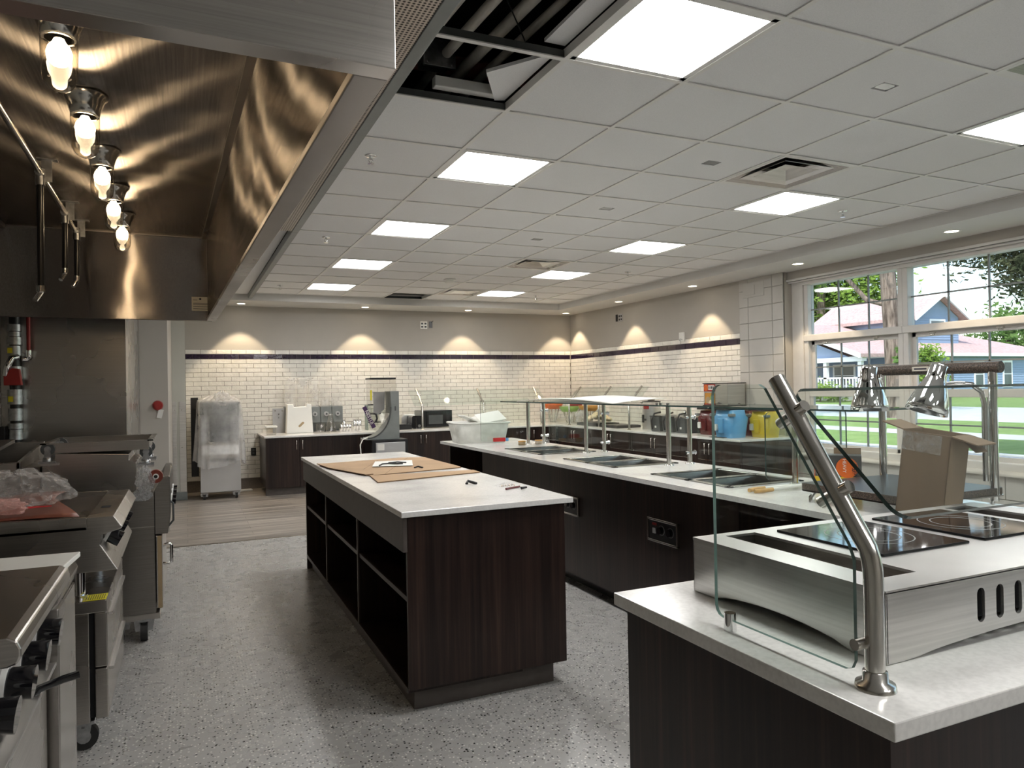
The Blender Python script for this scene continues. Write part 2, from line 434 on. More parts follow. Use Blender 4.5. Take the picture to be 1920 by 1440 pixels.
# back wall and its glazed tiles
wb = struct('wall_back', MB().box(XL, 7.0, YW, YW+.2, -.12, 3.6), 'paint')
wr = struct('wall_right', MB().box(XW, 6.68, 6.26, YW, -.12, 3.6), 'paint')
TP = .2045; TH = .0647; GAP = .0045
def tile_mesh(name, w, h, ax, d=.008):
    b = MB(); c = .0025
    o_ = [(-w/2, -h/2), (w/2, -h/2), (w/2, h/2), (-w/2, h/2)]; i_ = [(a*(1-2*c/w), e*(1-2*c/h)) for a, e in o_]
    if ax == 'y': P = lambda a, e, t: (a, -t, e)
    else: P = lambda a, e, t: (-t, a, e)
    vs = [P(a, e, 0) for a, e in o_]+[P(a, e, d-c) for a, e in o_]+[P(a, e, d) for a, e in i_]
    fs = [(8,9,10,11)]+[(i, (i+1) % 4, 4+(i+1) % 4, 4+i) for i in range(4)]+[(4+i, 4+(i+1) % 4, 8+(i+1) % 4, 8+i) for i in range(4)]
    return b.add(vs, fs)
ROWS = []            # (z centre, height, kind)
ROWS.append((2.044-TH/2, TH, 'w')); ROWS.append((1.979-.037, .074, 'p'))
z = 1.905
while z-TH > .1: ROWS.append((z-TH/2, TH, 'w')); z -= TH
def tile_wall(wall, ax, a0, a1, nrow, keep=None):
    bed = MB()
    t0 = 2.046
    if ax == 'y': bed.box(a0, a1, YW-.004, YW+.01, 0, t0)
    else: bed.box(XW-.004, XW+.01, a0, a1, 0, t0)
    obj('grout_bed', bed, 'grout', wall)
    rest = MB(); cache = {}; cnt = 0
    for k, (zc, h, kind) in enumerate(ROWS):
        off = TP*.5 if k % 2 else 0
        a = a0-off-(.0 if ax == 'y' else .05)
        while a < a1:
            l = max(a, a0); r = min(a+TP, a1); a += TP
            w_ = r-l-GAP
            if w_ < .02: continue
            hh = h-GAP; key = (round(w_, 4), round(hh, 4), kind)
            ctr = (l+r)/2
            indiv = (kind == 'p') or (cnt < 285 and k <= nrow)
            if indiv:
                if key not in cache:
                    cache[key] = obj('accent_tile' if kind == 'p' else 'wall_tile', tile_mesh('t', w_, hh, ax), 'accent_glaze' if kind == 'p' else 'glazed_tile', wall)
                    o = cache[key]
                else:
                    o = cache[key].copy(); C.objects.link(o)
                if kind == 'w': cnt += 1
                jit = random.uniform(-.0012, .0012)
                if ax == 'y': o.location = (ctr, YW-.003+jit, zc); o.rotation_euler = (random.gauss(0, .006), 0, random.gauss(0, .005))
                else: o.location = (XW-.003+jit, ctr, zc); o.rotation_euler = (0, random.gauss(0, .006), random.gauss(0, .005))
            else:
                b = tile_mesh('t', w_, hh, ax)
                jit = random.uniform(-.0012, .0012)
                M_ = Matrix.Translation((ctr, YW-.003+jit, zc) if ax == 'y' else (XW-.003+jit, ctr, zc)) @ Matrix.Rotation(random.gauss(0, .006), 4, 'X' if ax == 'y' else 'Y')
                b.xf(M_); rest.add(b.v, b.f)
    obj('tile_field', rest, 'glazed_tile', wall, kind='stuff')
tile_wall(wb, 'y', 0.0, XW-.012, 10)
tile_wall(wr, 'x', 6.975, YW-.012, 15)
# painted block pier beside the window, block by block
JO = {0: [6.26, 6.425, 6.82, 6.975], 1: [6.26, 6.62, 6.975]}
bedb = MB().box(XW-.004, XW+.01, 6.26, 6.975, 0, ZS); obj('joint_bed', bedb, 'block_joint', wr)
k = 0; z = -.03
while z < ZS:
    js = JO[0]
    for a, b_ in zip(js, js[1:]):
        z1 = min(z+.198, ZS)
        obj('block', MB().box(XW-.016, XW-.002, a+(.002 if a > 6.3 else 0), b_-.003, max(z, 0)+.002, z1-.002), 'block_paint', wr, bevel=.004)
    z += .198; k += 1
obj('electrical_cover', MB().box(XW-.02, XW-.015, 6.55, 6.9, 2.46, 2.64).box(XW-.023, XW-.02, 6.70, 6.86, 2.49, 2.61), 'block_paint', wr, bevel=.003)
# window wall: reveal, header and block below the sill
ww = struct('wall_right', MB().box(6.32, 6.68, -2.4, 6.26, 2.575, 3.6).box(XW, 6.68, YF, -2.4, -.12, 3.6), 'paint')
lo = MB()
z = 0.0; row = 0
low = struct('wall_right', MB().box(6.30, 6.68, -2.4, 6.26, -.12, .61), 'block_joint')
while z < .6:
    y = 6.256-(.2 if row % 2 else 0)
    ys = [6.256]+([6.256-.2] if row % 2 else [])
    yy = ys[-1]
    while yy > 1.0:
        ys.append(yy-.4); yy -= .4
    for a, b_ in zip(ys, ys[1:]):
        obj('block', MB().box(6.288, 6.302, b_+.002, a-.002, z+.003, min(z+.2, .61)-.003), 'block_paint', low, bevel=.004)
    z += .2; row += 1
obj('sill_ledge', MB().prism([(6.24, .60), (6.50, .60), (6.50, .645), (6.26, .635), (6.242, .62)], 'y', -2.4, 6.255), 'block_paint', low, bevel=.006)
# double hung windows with a fixed light above
def window(idx, y1, y0):
    wn = struct('window_%d' % idx); wn.location = (6.45, (y0+y1)/2, .66)
    x0, x1 = 6.40, 6.50; zb, zt = .66, 2.575
    f = MB()
    def bar(a0, a1, b0, b1, X0=x0, X1=x1): return MB().box(X0, X1, a0, a1, b0, b1)
    obj('jamb', bar(y1-.055, y1, zb, zt), 'frame_taupe', wn, bevel=.006); obj('jamb', bar(y0, y0+.055, zb, zt), 'frame_taupe', wn, bevel=.006)
    obj('head', bar(y0, y1, zt-.055, zt, 6.37, 6.52), 'frame_taupe', wn, bevel=.006)
    obj('sill', MB().box(6.33, 6.54, y0, y1, zb-.03, zb+.045), 'frame_taupe', wn, bevel=.008)
    obj('transom', bar(y0, y1, 1.885, 1.955, 6.385, 6.51), 'frame_taupe', wn, bevel=.006)
    a, b = y0+.055, y1-.055
    s1 = obj('sash', MB().box(6.455, 6.485, a, a+.045, 1.27, 1.885).box(6.455, 6.485, b-.045, b, 1.27, 1.885).box(6.455, 6.485, a, b, 1.84, 1.885), 'frame_taupe', wn, bevel=.004)
    s2 = obj('sash', MB().box(6.415, 6.45, a, a+.045, zb+.04, 1.335).box(6.415, 6.45, b-.045, b, zb+.04, 1.335).box(6.405, 6.455, a, b, 1.262, 1.335).box(6.415, 6.45, a, b, zb+.04, zb+.085), 'frame_taupe', wn, bevel=.004)
    for yy in (a+.25, b-.25): obj('latch', MB().cyl((6.40, yy-.02, 1.85), (6.40, yy+.02, 1.85), .008).box(6.385, 6.41, yy-.03, yy+.03, 1.862, 1.87), 'post_steel', wn)
    for X, z0, z1, par in ((6.46, 1.955, 2.52, wn), (6.47, 1.335, 1.84, s1), (6.432, zb+.085, 1.262, s2)):
        g0, g1 = (a, b) if par is wn else (a+.045, b-.045)
        obj('pane', MB().box(X-.003, X+.003, g0, g1, z0, z1), 'window_glass', par)
        for t in (1/3, 2/3): obj('muntin', MB().box(X-.008, X+.008, g0+(g1-g0)*t-.007, g0+(g1-g0)*t+.007, z0, z1), 'mid_grey', par)
        zm = (z0+z1)/2; obj('muntin', MB().box(X-.008, X+.008, g0, g1, zm-.007, zm+.007), 'mid_grey', par)
for i in range(6):
    y1 = 6.10-1.235*i
    window(i+1, y1, y1-1.235)
struct('trim_2', MB().box(6.38, 6.52, 6.10, 6.26, .61, 2.58), 'frame_taupe', bevel=.008)
struct('trim_3', MB().box(6.30, 6.55, -2.4, 6.26, 2.575, 2.60).box(6.33, 6.36, -2.4, 6.26, 2.555, 2.575), 'soffit_paint', bevel=.004)
struct('wall_right', MB().box(6.38, 6.68, -2.4, 6.10-1.235*6, -.12, 2.6), 'paint')
# soffits
struct('ceiling_soffit', MB().box(XL, XW+.06, YS, YW, ZS, ZC+.06), 'soffit_paint')
struct('ceiling_soffit', MB().box(XS, XW+.06, YF, YS, ZS, ZC+.06), 'soffit_paint')
struct('ceiling_soffit', MB().box(XL, .80, 6.12, YS, ZC-.012, ZC+.06), 'ceiling_tile')
struct('ceiling_soffit', MB().box(XL, .84, YF, 1.15, ZC-.002, ZC+.06), 'ceiling_tile')
# suspended ceiling
LIGHTS = [(c, r) for c in (0, 4) for r in (-1, 2, 5, 8, 11)]+[(0, -4), (0, -7), (2, -8)]  # last three are unseen panels, added behind the view for room light
DIFF = [(3, 1), (3, 7), (3, 11), (3, -2), (3, -5)]
OPEN = [(-1, 0), (-1, -1), (-1, -2), (2, 12)]
CUT = [(2, -1), (2, 1), (2, 3), (2, 5)]
ce = struct('ceiling')
ce.location = (3.2, 4, ZC)
cache = {}
def cell(i, j): return GX+i*T, min(GX+(i+1)*T, XS), GY+j*T, GY+(j+1)*T
for i in range(-1, 7):
    for j in range(-9, 13):
        if (i, j) in LIGHTS or (i, j) in DIFF or (i, j) in OPEN: continue
        x0, x1, y0, y1 = cell(i, j)
        if (i, j) in CUT:
            cx, cy = (x0+x1)/2, (y0+y1)/2; h = .05
            b = MB().box(x0, cx-h, y0, y1, 0, .016).box(cx+h, x1, y0, y1, 0, .016).box(cx-h, cx+h, y0, cy-h*.75, 0, .016).box(cx-h, cx+h, cy+h*.75, y1, 0, .016)
            o = obj('ceiling_tile', b, 'ceiling_tile', ce); o.location = (0, 0, ZC+.002)
            continue
        key = round(x1-x0, 3)
        if key not in cache:
            cache[key] = obj('ceiling_tile', MB().box(0, x1-x0, 0, y1-y0, 0, .016), 'ceiling_tile', ce); o = cache[key]
        else: o = cache[key].copy(); C.objects.link(o)
        o.location = (x0, y0, ZC+.002+random.uniform(0, .0012))
tee = None
for i in range(-1, 7):
    x = GX+i*T; h = .012
    obj('main_tee', MB().box(x-h, x+h, YF, YS, ZC-.004, ZC+.0015).box(x-.003, x+.003, YF, YS, ZC, ZC+.042), 'white_metal', ce)
for j in range(-9, 14):
    y = GY+j*T
    b = MB().box(.853, XS, y-.012, y+.012, ZC-.0045, ZC+.001)
    for i in range(-1, 7): b.box(GX+i*T+.004, min(GX+(i+1)*T, XS)-.004, y-.0025, y+.0025, ZC, ZC+.036, 1)
    obj('cross_tee', b, ['white_metal', 'dark_grey'], ce)
obj('wall_angle', MB().box(XS-.02, XS, YF, YS, ZC-.003, ZC+.001).box(.84, .862, 1.15, YS, ZC-.012, ZC+.02).box(.862, XS, YS-.02, YS, ZC-.003, ZC+.001), 'white_metal', ce)
# square light panels
ORD = {-1: 'nearest', 2: 'second', 5: 'third', 8: 'fourth', 11: 'farthest', -4: 'unseen, added next behind the nearest', -7: 'unseen, added rearmost', -8: 'unseen, added behind the camera'}
for c, r in LIGHTS:
    x0, x1, y0, y1 = cell(c, r); g = .026
    row = 'row beside the hood' if c == 0 else ('row beside the windows' if c == 4 else 'middle of the ceiling')
    t = thing('ceiling_light', 'square white ceiling light panel, %s in the %s' % (ORD[r], row), 'ceiling light', ((x0+x1)/2, (y0+y1)/2, ZC), 0, 'square ceiling light panels')
    fr = MB()
    for a in ((x0+.012, x0+g+.012, y0+.012, y1-.012), (x1-g-.012, x1-.012, y0+.012, y1-.012), (x0+.012, x1-.012, y0+.012, y0+g+.012), (x0+.012, x1-.012, y1-g-.012, y1-.012)): fr.box(*a, ZC-.001, ZC+.03)
    obj('frame', fr, 'white_metal', t)
    obj('diffuser', MB().box(x0+g+.012, x1-g-.012, y0+g+.012, y1-g-.012, ZC+.006, ZC+.012), 'panel_light', t)
    obj('housing', MB().box(x0+.015, x1-.015, y0+.015, y1-.015, ZC+.03, ZC+.06), 'white_metal', t)
# four-way diffusers
DN = {1: 'nearest in view, beside a lit panel', 7: 'second, just before the third window-side panel', 11: 'farthest, beside the smoke detector', -2: 'at the frame edge near the camera', -5: 'unseen, added behind the camera'}
for c, r in DIFF:
    x0, x1, y0, y1 = cell(c, r); cx, cy = (x0+x1)/2, (y0+y1)/2
    t = thing('air_diffuser', 'square louvred metal air diffuser, %s' % DN[r], 'air vent', (cx, cy, ZC), 0, 'ceiling air diffusers')
    def sq(h, z): return [(cx-h, cy-h, z), (cx+h, cy-h, z), (cx+h, cy+h, z), (cx-h, cy+h, z)]
    def cone(h0, z0, h1, z1):
        b = MB(); A = sq(h0, z0); B = sq(h1, z1)
        return b.add(A+B, [(i, (i+1) % 4, 4+(i+1) % 4, 4+i) for i in range(4)])
    obj('frame', cone(.298, ZC-.004, .27, ZC-.002), 'white_metal', t, solid=.003)
    obj('outer_cone', cone(.27, ZC-.002, .17, ZC+.085), 'steel', t, solid=.002)
    obj('middle_cone', cone(.205, ZC+.002, .135, ZC+.05), 'steel_bright', t, solid=.002)
    obj('inner_cone', cone(.14, ZC+.004, .03, ZC+.035).quad(*sq(.03, ZC+.035)), 'steel_bright', t, solid=.002)
    obj('duct_neck', MB().cyl((cx, cy, ZC+.085), (cx, cy, ZC+.3), .17, caps=False, n=24).lathe([(.17, .3), (0.01, .3)], (cx, cy, ZC)), 'duct_dark', t)
# cut-outs with loose plates
for k, (c, r) in enumerate(CUT):
    x0, x1, y0, y1 = cell(c, r); cx, cy = (x0+x1)/2, (y0+y1)/2
    lab = ['pale bracket hanging loose in the ceiling cut-out nearest the camera', 'dark speaker bracket in the cut-out beside the near diffuser', 'metal ring bracket in the third ceiling cut-out from the camera', 'small bracket in the ceiling cut-out farthest from the camera'][k]
    tag(obj('ceiling_bracket', MB().prism(rrect(.085, .055, .015, cx=cx, cy=cy), 'z', ZC+.004, ZC+.008), ['white_paint', 'mid_grey', 'light_grey', 'mid_grey'][k]), lab, 'bracket', 'brackets in ceiling cut-outs')
    obj('recess_box', MB().box(cx-.055, cx+.055, cy-.045, cy+.045, ZC+.02, ZC+.08), 'duct_dark', ce)
# sprinklers and smoke detector
SPK = [((1.003, 4.168), 'beside the hood, nearest the missing tiles'), ((1.157, 6.535), 'beside the hood, second from the missing tiles'), ((1.125, 9.685), 'beside the hood near the back soffit'),
       ((4.817, 4.173), 'window side, nearest the camera'), ((4.869, 7.342), 'window side, second from the camera'), ((4.807, 9.715), 'window side near the far corner')]
sp0 = None
for (x, y), d in SPK:
    lab = 'small chrome ceiling sprinkler head, '+d
    if sp0 is None:
        sp0 = thing('sprinkler_head', lab, 'sprinkler', (x, y, ZC), 0, 'ceiling sprinkler heads')
        obj('escutcheon', MB().lathe([(.008, -.004), (.03, -.006), (.036, -.002), (.036, .003)]), 'chrome', sp0, world=False)
        obj('frame', MB().cyl((0,0,-.004), (0,0,-.02), .008).tube([(-.008,0,-.012), (-.012,0,-.03), (0,0,-.045)], .003).tube([(.008,0,-.012), (.012,0,-.03), (0,0,-.045)], .003), 'chrome', sp0, world=False)
        obj('deflector', MB().cyl((0,0,-.045), (0,0,-.049), .019), 'chrome', sp0, world=False)
    else: dup(sp0, (x, y, ZC), 0, lab)
t = thing('smoke_detector', 'round white smoke detector on the ceiling', 'smoke detector', (3.03, 8.55, ZC))
obj('base', MB().lathe([(.001, 0), (.075, 0), (.075, -.012), (.06, -.016)], (3.03, 8.55, ZC)), 'white_plastic', t)
obj('body', MB().lathe([(.06, -.016), (.062, -.035), (.045, -.052), (.001, -.055)], (3.03, 8.55, ZC)), 'white_plastic', t)
# recessed downlights
DL = [((.74, 10.98), 'back soffit, half hidden beside the hood end'), ((2.52, 10.98), 'back soffit, second from the hood'), ((4.2, 10.98), 'back soffit, third from the hood'), ((6.0, 10.98), 'soffit in the far corner'),
      ((5.97, 9.26), 'right soffit, first from the far corner'), ((5.97, 7.52), 'right soffit, last above the tiled wall'), ((5.97, 5.76), 'right soffit, first above the windows'), ((5.97, 4.06), 'right soffit, second above the windows'),
      ((5.97, 2.3), 'right soffit, outside the frame'), ((-.25, 10.98), 'back soffit, hidden behind the hood')]
for (x, y), d in DL:
    t = thing('downlight', 'round recessed downlight in the '+d, 'downlight', (x, y, ZS), 0, 'recessed soffit downlights')
    obj('trim_ring', MB().lathe([(.052, .0), (.056, -.004), (.072, -.004), (.076, 0)], (x, y, ZS)), 'white_metal', t)
    obj('lens', MB().cyl((x, y, ZS-.0015), (x, y, ZS+.001), .054, n=24), 'down_light', t)
    l = bpy.data.lights.new('downlight_spot', 'SPOT'); l.energy = SPOT; l.spot_size = R(82); l.spot_blend = .22; l.shadow_soft_size = .03; l.color = (1, .80, .55)
    lo_ = bpy.data.objects.new('downlight_spot', l); C.objects.link(lo_); lo_.parent = t; lo_.location = (0, 0, -.02)
# steel clad wall, beige return and grey wing behind the cook line
sw = struct('wall_cookline', MB().box(XL, -.435, 6.46, 8.26, 0, ZS), 'paint')
for a, b_ in ((-1.95, -1.25), (-1.248, -.432)): obj('steel_sheet', MB().box(a, b_, 6.45, 6.462, .0, ZS), 'steel_wall', sw, bevel=.002)
obj('steel_return', MB().box(-.437, -.425, 6.45, 8.25, 0, ZS), 'steel_wall', sw, bevel=.002)
struct('wall_return', MB().box(XL, -.165, 8.26, YW, 0, ZS), 'paint')
wg = struct('wall_wing', MB().box(-.166, 0.0, 10.6, YW, 0, ZS), 'paint_light')
obj('paint_face', MB().box(-.20, -.164, 10.6, 10.62, 0, ZS), 'paint_light', wg)
for a in (-.165, -.082):
    g = obj('corner_guard', MB().box(a, a+.082, 10.592, 10.6, .02, 1.31), 'steel_bright', wg, bevel=.002) if a > -.1 else obj('corner_guard', MB().box(a, a+.05, 10.592, 10.6, .02, 1.31), 'steel_bright', wg, bevel=.002)
    for z in (.1, .7, 1.2): obj('screw', MB().cyl((a+.03, 10.59, z), (a+.03, 10.594, z), .005, n=8), 'post_steel', g)
struct('baseboard_wing', MB().box(-.17, .005, 10.585, 10.6, 0, .11), 'mid_grey', bevel=.004)
# above the open ceiling: pipes, box, loose tiles
pl = [(1.05, .05, 3.06), (1.19, .024, 3.02), (1.33, .028, 3.02), (1.43, .02, 3.0)]
PN = ['thick pale pipe above the missing ceiling tiles', 'thin pale pipe beside the thick one above the opening', 'pale pipe in the middle of the ceiling opening', 'thinnest pale pipe, nearest the light panel, above the opening']
for (x, r_, z), lab in zip(pl, PN):
    tag(obj('ceiling_pipe', MB().tube([(x-.0, .6, z), (x, 2.6, z), (x-.03, 3.35, z+.01), (x-.03, 6.5, z)], r_, 14), 'pipe_pvc'), lab, 'pipe', 'pipes above the ceiling')
tag(obj('ceiling_pipe', MB().tube([(.4, 3.55, 3.1), (3.2, 3.5, 3.1)], .05, 12), 'insulation'), 'red brown insulated pipe crossing the ceiling opening', 'pipe', 'pipes above the ceiling')
t = thing('junction_box', 'square steel junction box hanging in the ceiling opening', 'junction box', (1.15, 3.32, 2.97))
obj('body', MB().box(1.06, 1.20, 3.30, 3.41, 2.99, 3.10), 'dark_grey', t, bevel=.003)
obj('cover', MB().box(1.05, 1.21, 3.27, 3.29, 2.96, 3.09), 'galv', t, bevel=.002)
for x in (1.07, 1.19): obj('screw', MB().cyl((x, 3.265, 2.975), (x, 3.27, 2.975), .006, n=8), 'galv', t)
tag(obj('loose_ceiling_tile', MB().prism([(1.225, 2.93), (1.452, 2.70), (1.452, 3.245), (1.40, 3.25)], 'z', 2.835, 2.85).xf(Matrix.Translation((1.45, 3, 2.83)) @ Matrix.Rotation(R(-7), 4, 'Y') @ Matrix.Translation((-1.45, -3, -2.83))), 'ceiling_tile'), 'cut triangular ceiling tile propped in the opening', 'ceiling tile')
tag(obj('loose_ceiling_tile', MB().box(1.36, 1.456, 1.5, 2.63, 2.835, 2.85), 'ceiling_tile'), 'loose ceiling tile lying above the opening beside the nearest light', 'ceiling tile')
tag(obj('strip_fixture', MB().box(1.08, 1.40, 3.20, 3.25, 2.835, 2.885), 'white_metal', bevel=.004), 'short white metal channel lying on the ceiling grid', 'metal channel')
tag(obj('hanger_wire', MB().tube([(1.17, 2.7, 3.55), (1.2, 2.72, 3.1), (1.27, 2.68, 2.9), (1.28, 2.64, 2.82)], .003, 6), 'black_rubber'), 'thin black wire hanging into the ceiling opening', 'wire')
struct('plenum_dark_sheet', MB().box(.3, 3.6, .3, 10.5, 3.3, 3.34), 'black_void')  # black sheet that paints the darkness above the ceiling opening
# outlets
def outlet(x, z, lab, mat='white_plastic', gang=2, axis='y', y=0, dark='black_plastic'):
    if axis == 'y': t = thing('wall_outlet', lab, 'outlet', (x, YW, z)); B = lambda a0, a1, z0, z1, d0, d1: MB().box(x+a0, x+a1, YW-d1, YW-d0, z+z0, z+z1)
    else: t = thing('wall_outlet', lab, 'outlet', (XW, y, z)); B = lambda a0, a1, z0, z1, d0, d1: MB().box(XW-d1, XW-d0, y+a0, y+a1, z+z0, z+z1)
    obj('plate', B(-.058, .058, -.062, .062, 0, .007), mat, t, bevel=.003)
    for a in (-.028, .028):
        for b_ in (-.026, .026): obj('receptacle', B(a-.017, a+.017, b_-.014, b_+.014, .007, .010), dark, t, bevel=.004)
outlet(3.545, 2.46, 'white double outlet plate high on the back wall')
outlet(0, 2.49, 'grey double outlet plate high on the right wall', 'light_grey', 2, 'x', 9.66)
tag(obj('cable_box', MB().box(3.64, 3.69, YW-.012, YW+.0, 2.42, 2.52).tube([(3.665, YW-.014, 2.5), (3.70, YW-.02, 2.53)], .006), 'black_plastic'), 'open black cable box beside the white outlet on the back wall', 'cable box')
tag(obj('cable_box', MB().box(XW-.012, XW, 9.745, 9.79, 2.44, 2.55), 'black_plastic', bevel=.002), 'black cable box beside the grey outlet on the right wall', 'cable box')
t = thing('wall_sensor', 'white thermostat box with a wire tangle above the purple tile band', 'thermostat', (XW, 8.1, 2.06))
obj('plate', MB().box(XW-.03, XW, 8.05, 8.16, 2.01, 2.14), 'white_plastic', t, bevel=.005)
obj('wire', MB().tube([(XW-.035, 8.08, 2.04), (XW-.05, 8.11, 2.05), (XW-.04, 8.14, 2.03), (XW-.045, 8.10, 2.02)], .005, 6), 'light_grey', t)
t = thing('wall_outlet', 'black outlet on the tiled wall beside the base cabinet', 'outlet', (.90, YW, .546))
obj('plate', MB().box(.865, .935, YW-.016, YW-.009, .49, .60), 'black_plastic', t, bevel=.003)
for z in (.525, .565): obj('receptacle', MB().box(.885, .915, YW-.019, YW-.016, z-.013, z+.013), 'dark_grey', t)
t = thing('emergency_button', 'red round push button with a white tag on the beige wall', 'button', (-.262, 8.26, 1.30))
obj('collar', MB().cyl((-.262, 8.26, 1.30), (-.262, 8.225, 1.30), .052, .045, n=20), 'red', t)
obj('cap', MB().cyl((-.262, 8.225, 1.30), (-.262, 8.20, 1.30), .022, .03, n=16), 'red', t)
obj('hanging_tag', MB().box(-.262, -.215, 8.24, 8.242, 1.17, 1.26).xf(Matrix.Translation((-.24, 8.24, 1.22)) @ Matrix.Rotation(R(14), 4, 'Y') @ Matrix.Translation((.24, -8.24, -1.22))), 'paper', t)
# ================================================================== HOOD
HO = (.337, 1.207, 1.97); HR = R(1.45)
hood = thing('exhaust_hood', 'long stainless steel exhaust hood above the cooking line', 'range hood', HO, HR)
uvp = lambda co, nn: (co.y, co.x) if abs(nn.z) > .7 else ((co.y, co.z) if abs(nn.x) > .7 else (co.x, co.z))
HL = 4.825; ZI = .632
def hobj(name, mb, mat='hood_steel', par=None, **k): return obj(name, mb, mat, par or hood, world=False, uv=uvp, **k)
fp = hobj('front_panel', MB().box(-.02, 0, .05, HL, .02, .735).box(-.055, -.05, .05, HL, .02, ZI), bevel=.003)
hobj('rim_flange', MB().box(-.062, 0, .05, HL, 0, .02), 'steel_dark', bevel=.003)
hobj('end_panel', MB().box(-2.2, 0, .0, .05, 0, .80), 'steel', bevel=.0015)
fe = hobj('end_panel', MB().box(-2.2, -.02, HL-.05, HL, 0, .735), bevel=.003)
hobj('top_panel', MB().box(-1.34, -.05, .05, HL-.05, ZI, ZI+.008))
hobj('seam_channel', MB().box(-.088, -.055, .05, HL-.05, ZI-.012, ZI), 'steel_dark', bevel=.002)
hobj('seam_channel', MB().box(-.055, -.049, HL-.058, HL-.05, 0, ZI), 'steel_bright')
hobj('seam_channel', MB().box(-1.34, -.05, HL-.058, HL-.05, ZI-.008, ZI), 'steel_dark')
hobj('back_panel', MB().box(-2.2, -2.15, .05, HL-.05, 0, .735))
hobj('filter_rail', MB().box(-1.37, -1.33, .05, HL-.05, ZI-.03, ZI+.01), 'steel', bevel=.004)
for k in range(9):                     # baffle filters, slanting down to the grease trough
    y0 = .06+k*.522
    m = MB()
    for q in range(12):
        ya = y0+q*.0428
        m.box(0, .62, ya, ya+.032, 0, .022)
    m.box(0, .62, y0, y0+.515, -.02, -.012)
    m.xf(Matrix.Translation((-1.36, 0, ZI-.02)) @ Matrix.Rotation(R(180-40), 4, 'Y'))
    hobj('baffle_filter', m, 'steel_dark')
hobj('grease_trough', MB().box(-1.95, -1.80, .05, HL-.05, .14, .2), 'steel')
lp = hobj('rating_label', MB().box(-.165, -.005, HL-.052, HL-.0505, .075, .18), 'label_white')
for k, (a, b_) in enumerate(((.155, .145), (.13, .20), (.12, .19), (.105, .20), (.088, .20))):
    hobj('print_line', MB().box(-.155, -.155+(.14 if k else .03), HL-.0535, HL-.052, a, a+.0035), 'dark_grey', lp)
hobj('logo_mark', MB().cyl((-.105, HL-.053, .165), (-.105, HL-.0522, .165), .008, n=12), 'ink', lp)
# supply plenum along the front of the hood
pz = 2.715
pn = thing('supply_plenum', 'perforated steel air supply plenum beside the hood', 'air plenum', (.6, 1.2, pz))
obj('perforated_panel', MB().box(.40, .80, 1.16, 6.05, pz, pz+.01), 'perforated', pn)
obj('casing', MB().prism([(.343, 1.16), (.80, 1.16), (.80, 6.05), (.226, 6.05)], 'z', pz+.01, pz+.1).prism([(.343, 1.16), (.41, 1.16), (.41, 6.05), (.226, 6.05)], 'z', pz-.004, pz+.01), 'steel_dark', pn, bevel=.002)
obj('edge_trim', MB().box(.80, .853, 1.16, 6.05, pz-.006, pz+.065), 'mid_grey', pn, bevel=.003)
obj('edge_trim', MB().box(.802, .853, 6.05, YS-.01, pz-.006, pz+.055), 'mid_grey', ce, bevel=.003)
# jar lights in the hood
jn = ['nearest the camera, top of its base hidden', 'second from the camera', 'third, in the middle of the row', 'fourth from the camera', 'farthest, by the end panel']
j0 = None
for k, y in enumerate((2.59, 3.275, 3.98, 4.66, 5.355)):
    lab = 'glass jar light inside the hood, '+jn[k]
    loc = (-.340-.006*k, y, 1.97+ZI)
    if j0 is None:
        j0 = thing('hood_light', lab, 'light fixture', loc, 0, 'jar lights inside the hood')
        obj('base', MB().lathe([(.001, 0), (.082, 0), (.084, -.006), (.07, -.02), (.058, -.05), (.05, -.085), (.04, -.085)]), 'post_steel', j0, world=False)
        obj('glass_jar', MB().lathe([(.047, -.08), (.052, -.084), (.052, -.10), (.05, -.19), (.046, -.215), (.035, -.235), (.018, -.246), (.001, -.248)]), 'jar_glass', j0, world=False)
        obj('bulb', MB().lathe([(.014, -.085), (.018, -.095), (.030, -.110), (.036, -.130), (.033, -.150), (.020, -.165), (.001, -.170)]), 'bulb', j0, world=False)
    else: dup(j0, loc, 0, lab)
# suppression pipe with nozzle drops
sp = thing('suppression_pipe', 'thin steel fire suppression pipe with nozzles inside the hood', 'pipe', (-.64, 4, 2.52))
obj('main_pipe', MB().tube([(-.61, 1.3, 2.52), (-.63, 3.4, 2.52), (-.645, 5.1, 2.52), (-.66, 5.66, 2.52)], .014, 10), 'post_steel', sp)
for y, zb in ((4.2, 1.885), (5.08, 2.11), (5.60, 2.14), (2.3, 1.9)):
    x = -.64 if y < 5 else -.65
    d = obj('drop_pipe', MB().cyl((x, y, 2.51), (x, y-.02, zb+.07), .015, n=10), 'black_plastic', sp)
    obj('tee_fitting', MB().cyl((x, y, 2.54), (x, y, 2.46), .021, n=10).cyl((x, y-.03, 2.52), (x, y+.03, 2.52), .02, n=10), 'galv', d)
    obj('nozzle', MB().cyl((x, y-.02, zb+.075), (x, y-.02, zb+.045), .02, n=8).cyl((x, y-.02, zb+.045), (x-.02, y-.05, zb), .012, n=10), 'chrome', d)
    obj('bracket', MB().box(x+.0, x+.045, y+.04, y+.045, 2.49, 2.60).box(x-.02, x+.07, y+.02, y+.065, 2.598, 2.603), 'galv', d)

